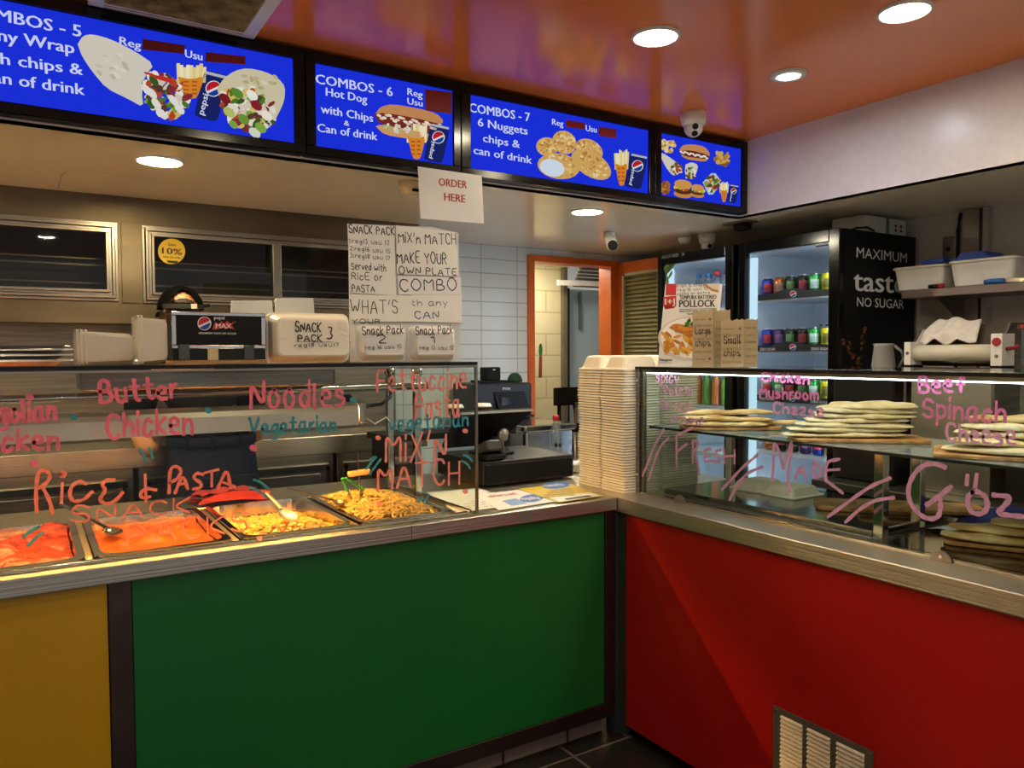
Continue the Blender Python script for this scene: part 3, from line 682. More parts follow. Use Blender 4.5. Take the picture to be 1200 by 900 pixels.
# handwriting on the front glass
wp = Plane((0, GY-.001, 0), (1, 0, 0), (0, 0, 1))
letters(fg, 'pink_handwriting', PINK, hand, wp, [(*r, .011) for r in (('Mongolian', (-52, 498), (65, 492), 26), ('Chicken', (-45, 531), (68, 526), 24), ('Butter', (118, 472), (208, 465), 24), ('Chicken', (126, 513), (225, 508), 29), ('Noodles', (294, 478), (404, 476), 31))])
letters(fg, 'salmon_handwriting', SALMON, hand, wp, [(*r, .0095) for r in (('Fettuccine', (442, 458), (546, 455), 25), ('Pasta', (487, 490), (538, 488), 28), ("MiX'N", (452, 542), (522, 538), 32), ('MATCH', (443, 575), (538, 566), 29))])
CORAL = marker('coral_chalk_marker', '#fa9080')
strokes(fg, 'coral_handwriting', CORAL, wp, [
    [[(43, 600), (42, 578), (44, 553), (52, 550), (59, 556), (57, 564), (45, 572)], [(50, 571), (58, 586), (62, 602)], [(73, 566), (72, 589)], [(70, 556), (74, 552), (77, 556), (73, 559), (70, 556)], [(101, 567), (93, 563), (84, 569), (81, 580), (86, 588), (98, 586), (108, 576)],
     [(134, 562), (124, 562), (119, 568), (124, 574), (120, 580), (116, 586), (124, 591), (134, 588), (144, 577)]],
    [[(183, 574), (170, 572), (164, 578), (166, 584), (176, 582)], [(170, 556), (171, 588)]],
    [[(198, 578), (199, 548), (208, 546), (213, 552), (208, 561), (199, 566)], [(205, 578), (214, 555), (220, 573)], [(208, 568), (218, 566)], [(238, 556), (230, 554), (226, 560), (236, 566), (235, 572), (226, 573)], [(240, 554), (256, 550)], [(248, 553), (248, 570)], [(255, 572), (266, 548), (270, 571)], [(258, 564), (275, 570)]]], .0095)
letters(fg, 'coral_handwriting', CORAL, hand, wp, [('SNACK', (84, 612), (222, 600), 18, .006), ('PACKS', (150, 640), (290, 622), 24, .006)])
def dots(parent, name, m, pl, pts, r):
    for x, y in pts: g = G().use(m); oval(g, pl, x, y, r, r*.8, 20, 1, 12); g.build(name, None, parent)
dots(fg, 'pink_dot', PINK, wp, ((35, 465), (40, 543), (297, 525)), 5)
dots(fg, 'salmon_dot', SALMON, wp, ((443, 513), (545, 505), (545, 576), (444, 590), (304, 631), (35, 633)), 3.4)
letters(fg, 'teal_handwriting', TEAL, hand, wp, [('Vegetarian', (292, 509), (393, 506), 18, .009), ('vegetarian', (456, 505), (548, 499), 17, .008)])
dots(fg, 'teal_dot', TEAL, wp, ((86, 489), (244, 481), (414, 469)), 4.5)
for a, b in (((163, 526), (171, 540)), ((174, 525), (179, 537)), ((27, 629), (46, 617)), ((33, 639), (50, 624)), ((297, 562), (314, 572)), ((293, 571), (313, 583)), ((434, 538), (441, 536)), ((429, 550), (440, 536)), ((433, 556), (446, 538)), ((543, 533), (553, 540)), ((541, 540), (551, 549)), ((491, 589), (495, 582)), ((497, 589), (502, 581))):
    strokes(fg, 'teal_dash', TEAL, wp, [[[a, ((a[0]+b[0])/2+.8, (a[1]+b[1])/2-1.5), b]]], .008)

# ---------------------------------------------------------------- food trays
PX = [(-.33, .128), (.16, .54), (.575, .952), (.985, 1.338)]
PY0, PY1 = 2.535, 3.145
FOOD = [('tray of dark red chicken curry', '#c4370e'), ('tray of smooth orange butter chicken', '#e06a0c'), ('tray of vegetable noodle dish', '#d0a030'), ('tray of fettuccine', '#e0bb55')]
SAUCE1 = mat('red_curry', '#74240a', .4, noise=45, hx2='#420c03', bump=1, spec=.3)
SAUCE2 = mat('orange_curry', '#7e3c06', .38, noise=24, hx2='#662a03', bump=.5, spec=.35)
labs = ['steel food tray holding dark red curry at the left edge', 'steel food tray holding smooth orange curry', 'steel food tray holding diced vegetables and rice', 'steel food tray heaped with pasta beside the glass end']
for i, (a, b) in enumerate(PX):
    t = thing('food_tray', labs[i], 'food tray', ((a+b)/2, 2.84, CZ-.06), 'steel trays in the food cabinet')
    g = G()
    o, n_ = (a, b, PY0, PY1), .018
    r = []
    def ring(x0, x1, y0, y1, z, rad):
        p = []
        for cx, cy, a0 in ((x1-rad, y1-rad, 0), (x0+rad, y1-rad, 90), (x0+rad, y0+rad, 180), (x1-rad, y0+rad, 270)):
            for k in range(5): an = math.radians(a0+22.5*k); p.append(V((cx+rad*math.cos(an), cy+rad*math.sin(an), z)))
        return p
    rs = [ring(a-.004, b+.004, PY0-.004, PY1+.004, CZ+.002, .03), ring(a-.004, b+.004, PY0-.004, PY1+.004, CZ+.006, .03), ring(a+.016, b-.016, PY0+.016, PY1-.016, CZ+.006, .05), ring(a+.022, b-.022, PY0+.022, PY1-.022, CZ-.05, .045), ring(a+.024, b-.024, PY0+.024, PY1-.024, CZ-.052, .045)]
    g.loft(rs, cap=False); k = len(rs[0]); g.face(range(4*k, 5*k)); g.build('pan', STEELS, t)
    if i < 2:
        rnd = random.Random(i)
        bl = [(rnd.random(), rnd.random(), rnd.uniform(.03, .075), rnd.uniform(.006, .017)) for _ in range(46 if i == 0 else 16)]
        def fn(u, v, a=a, b=b, bl=bl):
            x = a+.022+(b-a-.044)*u; y = PY0+.022+(PY1-PY0-.044)*v; z = CZ-.025+.003*math.sin(u*17)*math.cos(v*13)
            for p, q, rr, h in bl:
                d = math.hypot((u-p)*.38, (v-q)*.6)/rr
                if d < 1: z += h*(1-d*d)
            return (x, y, z)
        q = G().use(SAUCE1 if i == 0 else SAUCE2).grid(fn, 44, 56).build('curry', None, None, ((a+b)/2, 2.84, CZ-.05))
        tag(q, ['dark red chunky curry in the leftmost tray', 'smooth orange curry in the second tray'][i], 'curry', None, 'stuff')
# rice and vegetables
g = G(); rnd = random.Random(5)
mm = [mat('rice_grain', '#a88c3c', .5), mat('carrot_dice', '#a0420e', .4), mat('pea_green', '#566a1c', .4), mat('corn_yellow', '#a87c1a', .4), mat('noodle_tan', '#a07a40', .5)]
for k in range(900):
    x = rnd.uniform(.612, .915); y = rnd.uniform(2.575, 3.1)
    z = CZ-.045+.05*max(0, 1-abs((y-2.68)/.32))*(.7+.3*rnd.random())*max(.2, 1-((x-.76)/.24)**2)
    s = rnd.uniform(.007, .014)
    g.use(rnd.choice(mm+[mm[0], mm[3], mm[4]]))
    g.ball((0, 0, 0), s, s*.75, s*.65, 6, 4, Matrix.Translation((x, y, z)) @ Matrix.Rotation(rnd.uniform(0, 6), 4, 'Z') @ Matrix.Rotation(rnd.uniform(-.6, .6), 4, 'X'))
g.use(mm[0]).grid(lambda u, v: (.6+.327*u, 2.56+.56*v, CZ-.05+.045*max(0, 1-abs((2.56+.56*v-2.68)/.34))*max(.15, 1-((u-.5)*1.6)**2)), 14, 20)
tag(g.build('vegetable_rice', None, None, (.76, 2.84, CZ-.05)), 'yellow rice with carrot and green vegetable pieces in the third tray', 'fried rice', None, 'stuff')
g = G(); pm = [mat('pasta_a', '#a88a3c', .4), mat('pasta_b', '#94702a', .4), mat('pasta_c', '#b89c58', .4)]
def hp(x, y): return CZ-.03+.062*max(0, 1-((x-1.16)/.19)**2)**.6*max(0, 1-((y-2.86)/.32)**2)**.5
for k in range(520):
    x = rnd.uniform(1.015, 1.305); y = rnd.uniform(2.57, 3.11); a = rnd.uniform(0, 6.28); c = rnd.uniform(-22, 22); pts = []
    for j in range(6):
        pts.append((min(max(x, 1.012), 1.31), min(max(y, 2.562), 3.118), hp(x, y)+rnd.uniform(0, .01))); x += .014*math.cos(a); y += .014*math.sin(a); a += c*.02
    g.use(rnd.choice(pm)).tube(pts, .0042, 5)
g.use(pm[1]).grid(lambda u, v: (1.008+.305*u, 2.56+.56*v, hp(1.008+.305*u, 2.56+.56*v)-.004), 16, 24)
tag(g.build('fettuccine_pasta', None, None, (1.16, 2.84, CZ-.04)), 'heap of creamy yellow pasta strands in the tray beside the glass end', 'pasta', None, 'stuff')
# serving tools
def spoon(lab, bowl, grip, m, w=.032, slot=False):
    bowl, grip = V(bowl), V(grip)
    t = thing('serving_spoon', lab, 'serving spoon', bowl)
    d = (grip-bowl).normalized()
    G().bar(bowl+d*w, grip, .014, .005).build('handle', m, t, bevel=.002)
    g = G(); sx = d.cross(V((0, 0, 1))).normalized(); up = sx.cross(d)
    def fn(u, v):
        a = 2*math.pi*u; q = bowl+d*math.cos(a)*w*1.25*v+sx*math.sin(a)*w*.9*v
        return q+up*(.012*v*v-.012)
    g.grid(fn, 20, 6); g.build('bowl', m, t)
    return t
spoon('light steel spoon resting across the orange curry tray', P(132, 622, 'z', .955), P(70, 590, 'z', 1.0), STEELS)
spoon('dark steel spoon standing in the vegetable rice', P(337, 603, 'z', .962), P(312, 577, 'z', 1.03), STEELD, .036)
spoon('long steel spoon lying between the rice and pasta trays', P(398, 588, 'z', .965), P(337, 572, 'z', .975), STEELD, .026)
t = thing('tongs', 'green handled tongs standing in the pasta', 'tongs', P(420, 585, 'z', .96))
a = P(420, 588, 'y', 2.85)
for p, q in (((401, 560), (408, 576)), ((405, 560), (426, 574))):
    G().bar(P(*p, 'y', 2.82), P(*q, 'y', 2.82), .022, .01).build('green_grip', mat('green_grip', '#1d7a34', .4), t, bevel=.003)
G().bar(P(407, 574, 'y', 2.84), P(414, 592, 'y', 2.88), .016, .004).build('arm', STEELS, t); G().bar(P(425, 573, 'y', 2.84), P(419, 592, 'y', 2.88), .016, .004).build('arm', STEELS, t)
t = thing('spatula', 'wooden handled spatula standing in the pasta behind the tongs', 'spatula', P(420, 580, 'y', 2.98))
G().bar(P(408, 556, 'y', 2.98), P(433, 552, 'y', 2.98), .03, .022).build('wooden_handle', mat('pale_wood', '#c99a5e', .5), t, bevel=.006)
G().bar(P(420, 552, 'y', 2.98), P(419, 531, 'y', 2.98), .005, .005).build('pin', STEELS, t); G().bar(P(421, 555, 'y', 2.985), P(419, 590, 'y', 2.985), .008, .005).build('shaft', STEELS, t)
# red cloth on the back edge of the trays
g = G(); q0, q1 = P(216, 589, 'z', 1.0), P(299, 578, 'z', 1.0)
g.use(mat('red_cloth', '#841217', .8, noise=30, bump=.2))
def cl(u, v, dz):
    x = .555+.26*u+.02*math.sin(v*5+dz*60); y = 3.17+.13*v
    return (x, y, CZ+.003+dz+.018*math.sin(u*2.6+.4)*(1-.3*v)+.004*math.sin(u*19+v*7))
r = [[V(cl(u/14, v/6, .028)) for u in range(15)] for v in range(7)]
for dz in (.0, .02, .034): g.grid(lambda u, v, dz=dz: cl(u*(1-dz*2), v, dz), 18, 7)
g.prism([cl(0, 0, 0), cl(.3, 0, 0), cl(.6, 0, 0), cl(1, 0, 0), cl(1, 0, .034), cl(.6, 0, .034), cl(.3, 0, .034), cl(0, 0, .02)], (0, .012, 0))
tag(g.build('folded_cloth', None, None, (.68, 3.23, CZ)), 'folded bright red cloth lying behind the third tray', 'cloth')

# ================================================================ ON TOP OF THE FOOD CABINET
TZ = GT+.001
FOIL = mat('foil', '#dcdcdc', .42, .75, noise=26, bump=.6)
def foil():
    t = thing('foil_tray', 'crinkled foil tray at the bottom of the stack left of the plastic tubs', 'tray', (-.12, 2.62, TZ), 'stacked foil trays on the food cabinet')
    g = G(); rs = []
    for z, ins in ((0, .03), (.016, .012), (.018, -.008), (.0135, -.01)):
        rs.append([V((x+random.uniform(-.002, .002), y, TZ+z+random.uniform(-.0015, .0015))) for x, y in [(-.36+ins, 2.5+ins), (-.2, 2.5+ins), (-.05, 2.5+ins), (.105-ins, 2.5+ins), (.105-ins, 2.62), (.105-ins, 2.76-ins), (-.05, 2.76-ins), (-.2, 2.76-ins), (-.36+ins, 2.76-ins), (-.36+ins, 2.62)]])
    g.loft(rs, smooth=True, cap=False); k = 10; g.face(range(k)); g.build('tray', FOIL, t); return t
f0 = foil()
for i, l in enumerate(['second crinkled foil tray from the bottom of the stack', 'topmost crinkled foil tray under the dark sheet']): copy_thing(f0, (random.uniform(-.006, .006), .002*i, .0155*(i+1)), l)
tag(G().use(mat('brown_plastic', '#3a3129', .25, coat=.5)).rbox(-.37, .11, 2.49, 2.77, TZ+.05, TZ+.056, .03).build('serving_tray', None, None, (-.1, 2.62, TZ+.05)), 'thin dark tray on top of the foil trays', 'tray')
# nested frosted tubs, lying on their sides
def tub(x0, z1, y0, y1, w, lab, grp):
    t = thing('plastic_tub', lab, 'plastic tub', (x0, (y0+y1)/2, TZ), grp)
    g = G(); rs = []
    for dx, ins in ((0, -.006), (.006, -.006), (.007, 0), (w*.9, .006), (w, .016)):
        ya, yb, za, zb = y0+ins, y1-ins, TZ+.007+max(ins, -.006), z1-ins; r = .014; p = []
        for cy, cz, a0 in ((yb-r, zb-r, 0), (ya+r, zb-r, 90), (ya+r, za+r, 180), (yb-r, za+r, 270)):
            for k in range(4): an = math.radians(a0+30*k); p.append(V((x0+dx, cy+r*math.cos(an), cz+r*math.sin(an))))
        rs.append(p)
    g.loft(rs, cap=False, smooth=True); g.face(range(4*16, 5*16)); g.build('tub', TUBP, t); return t
q = tub(.122, TZ+.098, 2.52, 2.66, .13, 'frosted plastic tub with its open rim at the left end of the low nested row', 'nested tubs in the low row')
for i, l in enumerate(['frosted plastic tub nested second in the low row', 'frosted plastic tub deepest in the low row, beside the taller tubs']): copy_thing(q, (.011*(i+1), 0, 0), l)
q = tub(.281, TZ+.142, 2.52, 2.66, .075, 'taller frosted tub nested left of the black napkin box', 'nested taller tubs')
copy_thing(q, (.009, 0, 0), 'taller frosted tub touching the black napkin box')
# napkin dispenser
t = thing('napkin_dispenser', 'black and chrome napkin dispenser with a red drink logo', 'napkin dispenser', (.53, 2.64, TZ))
NX0, NX1, NY, NZ = .386, .675, 2.6, TZ+.165
g = G().use(STEELS)
for a, b, c, d in ((NX0, NX1, NZ-.012, NZ), (NX0, NX0+.014, TZ+.06, NZ-.012), (NX1-.014, NX1, TZ+.06, NZ-.012), (NX0, NX1, TZ+.048, TZ+.06)): g.box(a, b, NY-.004, NY+.006, c, d)
g.build('frame', None, t, bevel=.002)
G().box(NX0+.004, NX1-.004, NY+.004, NY+.13, TZ+.012, NZ-.002).build('body', BLACK, t, bevel=.004)
npn = G().box(NX0+.014, NX1-.014, NY-.002, NY+.002, TZ+.06, NZ-.012).build('front_panel', BLACKM, t)
G().box(NX0+.002, NX1-.002, NY-.003, NY+.003, TZ+.012, TZ+.047).build('window', mat('smoked_window', '#20211e', .3, amt=.3, spec=.2), t)
G().box(NX0, NX1, NY-.012, NY+.13, TZ, TZ+.011).build('base', mat('warm_base', '#9c7b4c', .35), t)
for a, m_, z in ((.403, mat('grey_pad', '#4d5350', .5), .062), (.603, mat('grey_glass', '#3f3f3a', .15), .06)): G().box(a, a+.034, NY-.008, NY-.0035, TZ+.012, TZ+z).build('clip', m_, t, bevel=.003)
G().box(.491, .523, NY-.007, NY-.0035, TZ+.012, TZ+.05).build('card', mat('cream_card', '#cdb68c', .6), t)
pl = Plane((0, NY-.0022, 0), (1, 0, 0), (0, 0, 1), .0005)
def solid(h): return mat('print_'+h, '#'+h, .5, amt=.03)
g = G(); logo(g, pl, 239.5, 379, 7.2, 1, solid)
g.use(WHITEINK); printed(g, pl, 'pepsi', (251, 374), (263, 374.4), 4, 1); printed(g, pl, 'MAXIMUM TASTE NO SUGAR', (233, 391.5), (277, 392), 2.2, 1)
shape(g.use(solid('c9313a')), pl, [(249, 386), (252, 377), (256, 380), (260, 376), (262, 380), (266, 376), (270, 379), (277, 376), (271, 381), (275, 386), (269, 384), (264, 386), (260, 383), (255, 386)], 1)
g.use(WHITEINK); printed(g, pl, 'MAX', (253, 384.5), (271, 384.8), 5.5, 2, True); g.build('logo', None, npn)
# three lettered takeaway boxes standing on edge
def lid(lab, x0, x1, h, m, texts, y=2.6, deep=.05, yel=False):
    t = thing('takeaway_box', lab, 'takeaway box', ((x0+x1)/2, y+deep/2, TZ))
    g = G(); rs = []
    def rr(ins, yy, r):
        p = []
        for cx, cz, a0 in ((x1-ins-r, TZ+h-ins-r, 0), (x0+ins+r, TZ+h-ins-r, 90), (x0+ins+r, TZ+ins+r, 180), (x1-ins-r, TZ+ins+r, 270)):
            for k in range(6): an = math.radians(a0+18*k); p.append(V((cx+r*math.cos(an), yy, cz+r*math.sin(an))))
        return p
    for ins, yy, r in ((0, y+deep, .025), (0, y+deep-.006, .025), (.006, y+deep-.008, .022), (.02, y+.006, .02), (.026, y, .018)): rs.append(rr(ins, yy, r))
    g.loft(rs, smooth=False); b = g.build('box_body', m, t, bevel=.0015)
    w = x1-x0
    if yel:
        g = G()
        for k in range(4):
            for s in (0, 1):
                xx = x0+.033+.006*k if s == 0 else x1-.033-.006*k
                zz = TZ+h*.48+k*.018
                g.bar((xx-.012, y-.0005, zz), (xx+.014, y-.0005, zz+(.006 if s else -.006)*(-1)), .003, .004)
        g.rbox(x0+.085, x1-.07, TZ+h*.42, TZ+h*.8, -y-.0005, -y+.0035, .012, Matrix.Rotation(math.pi/2, 4, 'X'))
        g.build('embossed_ribs', m, t)
    else:
        g = G().use(FOAMW); i1 = .027
        G.box(g, x0+i1, x1-i1, y-.0015, y-.0005, TZ+.027, TZ+.03); g.build('front_ridge', None, t)
    pl = Plane((0, y-.004 if yel else y-.0005, 0), (1, 0, 0), (0, 0, 1))
    letters(b, 'handwriting', INK, hand, pl, texts); return t
FOAMT = mat('translucent_foam', '#efe8d8', .4, amt=.04)
lid('wide cream takeaway box lettered snack pack 3, left of the two smaller boxes', .688, .98, .172, FOAMT, [('SNACK', (346, 388), (376, 389), 11, .0042), ('PACK', (349, 400), (377, 401), 8, .004), ('3', (383, 397), (389, 398), 13, .0045), ('reg18 usu17', (345, 406.5), (397, 406), 4, .002)], 2.58, .07, True)
LIDW = mat('milky_plastic', '#dcdcda', .25, amt=.04)
lid('milky takeaway lid lettered snack pack 2, between the other two boxes', 1.0, 1.2, .135, LIDW, [('Snack Pack', (424.5, 393), (472.5, 391), 10, .0035), ('2', (442, 402), (452, 402), 9, .004), ('reg 16 usu 15', (428, 409.5), (470, 408), 4.5, .002)], 2.6, .04)
lid('milky takeaway lid lettered snack pack 1, at the right end of the cabinet top', 1.203, 1.405, .135, LIDW, [('Snack Pack', (487.5, 393), (530.5, 391), 10, .0035), ('1', (505, 402), (509, 402), 8, .004), ('reg 13 usu 12', (492, 409.5), (531.5, 409.5), 4.5, .002)], 2.6, .04)
g = G().use(INK)
# board of taped handwritten sheets behind them
t = thing('sign_board', 'board of taped handwritten price sheets standing on the food cabinet', 'sign', (1.3, 2.75, TZ))
SYY = 2.75
def pp(x, y): return P(x, y, 'y', SYY)
bp = [pp(409, 262), pp(508, 266), pp(538, 273), pp(540, 420), pp(411, 422)]
bp[3].z = TZ; bp[4].z = TZ
g = G().prism([p+V((0, .004, 0)) for p in bp], (0, .006, 0)); g.build('backing', mat('board_white', '#c9cdd2', .4), t)
sheets = [([(407, 262), (462, 266), (464, 346), (411, 343)], [('SNACK PACK', (409, 273), (462, 276), 9.5, .004), ('1:reg13 usu 12', (409, 284.5), (456, 287), 5, .0023), ('2:reg16 usu 15', (410, 293), (457, 297), 5, .0023), ('3:reg18 usu 17', (410.5, 301.5), (457, 305), 5, .0023), ('Served with', (411.5, 315.5), (452, 318), 8, .0032), ('RicE or', (412, 327.5), (448, 329), 8.5, .0032), ('PASTA', (412.5, 342), (439, 342), 8, .0032)]),
          ([(463.5, 264), (534, 272), (537, 324), (465, 321)], [("MiX'n MATCH", (467, 284), (534, 287), 12, .004), ('MAKE YOUR', (465.5, 308), (523, 309.5), 13, .0042), ('OWN PLATE', (467.5, 321), (535, 323), 8.5, .0038)]),
          ([(409, 345), (483, 346.5), (483, 377), (411, 377)], [("WHAT'S", (411, 367), (466, 367), 17, .0035), ('YOUR', (412, 379), (445, 379), 5, .0028)]),
          ([(466, 323.5), (540, 325), (540.5, 345), (467, 345)], [('COMBO', (469, 341), (535, 340), 14, .0045)]),
          ([(482, 345.5), (541, 345.5), (541, 378), (483, 377)], [('th any', (481, 358), (524, 358), 7, .003), ('CAN', (486, 373.5), (514, 373.5), 9, .0038)])]
for i, (q, tx) in enumerate(sheets):
    yy = -.0016*(i % 3)-.0005
    o = G().prism([pp(*p)+V((0, yy, 0)) for p in q], (0, .0012, 0)).build('paper_sheet', PAPER, t)
    pl = Plane((0, SYY+yy, 0), (1, 0, 0), (0, 0, 1), .0006); letters(o, 'handwriting', INKB if i in (3, 4) else INK, hand, pl, tx)
# white folded boxes behind
for i, (a, b, lab) in enumerate((((270, 353), (324, 353), 'flat white box blank leaning behind the napkin dispenser'), ((322, 350), (372, 350), 'flat white box blank leaning behind the snack pack 3 box'))):
    y = 2.84+.02*i; p, q = P(*a, 'y', y), P(*b, 'y', y)
    g = G().prism([(p.x-.012, y, TZ), (p.x+.004, y, p.z), (q.x-.016, y, q.z), (q.x, y, TZ)], (0, .008, 0))
    g.prism([(p.x+.004, y, p.z), (q.x-.016, y, q.z), (q.x-.01, y+.05, q.z-.01), (p.x+.01, y+.05, p.z-.01)], (0, .002, .002))
    tag(g.build('box_blank', mat('white_card', '#dfe0e2', .5, amt=.03), None, (p.x, y, TZ)), lab, 'takeaway box')
# ================================================================ THE WORKER BEHIND THE CABINET
def skinned(name, verts, edges, m, parent, sub=2, xf=None):
    """one continuous limb-and-trunk surface grown round a skeleton: verts = (point, rx, ry)"""
    me = bpy.data.meshes.new(name); me.from_pydata([v[0] for v in verts], edges, [])
    o = bpy.data.objects.new(name, me); COL.objects.link(o)
    o.modifiers.new('s', 'SKIN'); md = o.modifiers.new('d', 'SUBSURF'); md.levels = sub; md.render_levels = sub
    if not me.skin_vertices: 
        bm = bmesh.new(); bm.from_mesh(me); bm.verts.layers.skin.verify(); bm.to_mesh(me); bm.free()
    for i, v in enumerate(verts):
        s = me.skin_vertices[0].data[i]; s.radius = (v[1], v[2]); s.use_root = (i == 0)
    o.modifiers['s'].use_smooth_shade = True
    dg = bpy.context.evaluated_depsgraph_get(); m2 = bpy.data.meshes.new_from_object(o.evaluated_get(dg))
    bpy.data.objects.remove(o); m2.name = name; m2.materials.append(m)
    r = bpy.data.objects.new(name, m2); COL.objects.link(r); r.parent = parent
    if xf is not None: m2.transform(xf)
    return r
SKIN = mat('skin', '#b5805c', .5, noise=14, amt=.08)
t = thing('person', 'person in black cap and navy trousers, back turned, working behind the food cabinet', 'person', (.715, 3.72, FL))
# local coordinates: x right, y away from the viewer, z up from the floor
hx = -.11                        # the head leans to the left
B = [((0, 0, 1.02), .15, .11), ((-.01, 0, 1.16), .135, .1), ((-.03, .01, 1.34), .15, .11), ((-.06, .03, 1.5), .15, .1), ((-.085, .05, 1.585), .055, .055), ((hx, .07, 1.68), .05, .055),
     ((hx, .075, 1.76), .074, .09), ((hx, .08, 1.84), .078, .095), ((hx, .075, 1.9), .06, .075),
     ((-.25, .03, 1.5), .06, .06), ((-.31, .06, 1.3), .048, .048), ((-.27, -.005, 1.17), .042, .042), ((-.22, .18, 1.2), .034, .034), ((-.2, .27, 1.235), .026, .036), ((-.195, .33, 1.235), .014, .036),
     ((.14, .03, 1.48), .06, .06), ((.21, .05, 1.29), .048, .048), ((.22, .09, 1.2), .042, .042), ((.14, .25, 1.21), .034, .034), ((.12, .32, 1.245), .026, .036), ((.115, .37, 1.245), .014, .036),
     ((-.1, 0, .9), .09, .09), ((-.115, .01, .55), .06, .065), ((-.12, 0, .3), .05, .055), ((-.12, 0, .09), .036, .042), ((-.12, .14, .04), .04, .03),
     ((.1, 0, .9), .09, .09), ((.115, .01, .55), .06, .065), ((.12, 0, .3), .05, .055), ((.12, 0, .09), .036, .042), ((.12, .14, .04), .04, .03)]
ED = [(0, 1), (1, 2), (2, 3), (3, 4), (4, 5), (5, 6), (6, 7), (7, 8), (3, 9), (9, 10), (10, 11), (11, 12), (12, 13), (13, 14), (3, 15), (15, 16), (16, 17), (17, 18), (18, 19), (19, 20), (0, 21), (21, 22), (22, 23), (23, 24), (24, 25), (0, 26), (26, 27), (27, 28), (28, 29), (29, 30)]
n = len(B)
for s, base, x in ((1, 14, -.195), (1, 20, .115)):        # four fingers and a thumb on each hand
    z0 = 1.225 if base == 14 else 1.235; y0 = .345 if base == 14 else .385
    for k in range(4):
        i = len(B); ln = (.062, .072, .07, .055)[k]; dx = -.027+.018*k
        B += [((x+dx, y0+.005, z0+.01), .0085, .0085), ((x+dx*1.1, y0+ln*.55, z0-.002), .008, .008), ((x+dx*1.1, y0+ln*.9, z0-.028), .007, .007)]
        ED += [(base, i), (i, i+1), (i+1, i+2)]
    i = len(B); sg = 1 if x < 0 else -1
    B += [((x+sg*.045, y0-.03, z0), .011, .011), ((x+sg*.058, y0+.01, z0-.012), .009, .009)]; ED += [(base-1, i), (i, i+1)]
i = len(B); B += [((hx-.082, .07, 1.775), .012, .022), ((hx+.082, .07, 1.775), .012, .022), ((hx, .185, 1.775), .014, .016)]
ED += [(6, i), (6, i+1), (6, i+2)]
skinned('body', B, ED, SKIN, t)
SH = [((-.01, 0, 1.12), .165, .125), ((-.02, 0, 1.22), .155, .12), ((-.03, .01, 1.34), .17, .13), ((-.06, .03, 1.5), .168, .118), ((-.083, .05, 1.56), .08, .075),
      ((-.25, .03, 1.5), .075, .075), ((-.315, .06, 1.31), .07, .07), ((.14, .03, 1.48), .075, .075), ((.215, .05, 1.3), .07, .07)]
skinned('shirt', SH, [(0, 1), (1, 2), (2, 3), (3, 4), (3, 5), (5, 6), (3, 7), (7, 8)], mat('black_shirt', '#0b0a0c', .9, noise=12, bump=.2, spec=.08), t)
JN = mat('navy_denim', '#181f36', .9, noise=50, amt=.25, bump=.3, spec=.06)
g = G(); o0 = V((.715, 3.72, FL))
def ell(cx, cy, rx, ry, z, n=24): return [o0+V((cx+rx*math.cos(2*math.pi*j/n), cy+ry*math.sin(2*math.pi*j/n), z)) for j in range(n)]
g.loft([ell(0, 0, .187, .139, 1.215), ell(0, 0, .192, .143, 1.15), ell(0, -.008, .2, .158, 1.05), ell(0, -.012, .202, .166, .97), ell(0, -.008, .195, .155, .9), ell(0, 0, .17, .12, .85)], smooth=True)
for s in (-1, 1): g.loft([ell(s*.098, -.004, .1, .14, .93), ell(s*.105, 0, .1, .115, .84), ell(s*.118, .01, .078, .085, .52), ell(s*.122, 0, .07, .078, .15), ell(s*.122, 0, .07, .08, .1)], smooth=True)
for x in (-.1, .1):
    g.prism([o0+V((x-.055, -.175, 1.06)), o0+V((x+.055, -.175, 1.06)), o0+V((x+.055, -.182, .96)), o0+V((x, -.184, .94)), o0+V((x-.055, -.182, .96))], (0, .02, 0))
tr = g.build('trousers', JN, t)
g = G()
wb = [[o0+V((rx*1.03*math.cos(2*math.pi*j/28), ry*1.03*math.sin(2*math.pi*j/28), z)) for j in range(28)] for rx, ry, z in ((.19, .142, 1.195), (.19, .142, 1.235), (.184, .136, 1.235))]
g.loft(wb, smooth=True, cap=False)
for a in (230, 262, 300): 
    c, s = math.cos(math.radians(a)), math.sin(math.radians(a)); g.bar(o0+V((.198*c, .15*s, 1.185)), o0+V((.198*c, .15*s, 1.245)), .014, .008)
g.build('waistband', mat('navy_band', '#111729', .9, noise=40, spec=.06), tr)
# hair, cap
g = G(); hc = o0+V((hx, .078, 1.82))
def dome(u, v, k=1.): 
    a = 2*math.pi*u; b = v*math.pi/2; return hc+V((.1*k*math.cos(a)*math.cos(b), .122*k*math.sin(a)*math.cos(b), .11*k*math.sin(b)-.012))
g.grid(lambda u, v: dome(u, v*1.0, .9)+V((0, 0, -.045*(1-v))), 28, 8); g.build('hair', mat('dark_hair', '#2a1d16', .7, noise=60, bump=.4), t)
g = G(); nu, nv = 48, 14; idx = {}
for j in range(nv):
    for i in range(nu): idx[i, j] = g.add([dome(i/nu, j/(nv-1)*.995)])
for j in range(nv-1):
    for i in range(nu):
        ang = 360*(i+.5)/nu; da = abs((ang-270+180) % 360-180)
        v = j/(nv-1)
        if da < 34 and .12 < v+.02 and (da/36)**2+((v-.1)/.46)**2 < 1: continue       # the opening above the strap
        g.face((idx[i, j], idx[(i+1) % nu, j], idx[(i+1) % nu, j+1], idx[i, j+1]), True)
cap = g.build('cap', mat('black_cap', '#060606', .9, noise=40, bump=.15, spec=.06), t)
sd = cap.modifiers.new('thick', 'SOLIDIFY'); sd.thickness = .004
g = G(); ring = [hc+V((.103*math.cos(math.radians(a)), .125*math.sin(math.radians(a)), -.002)) for a in range(215, 326, 6)]
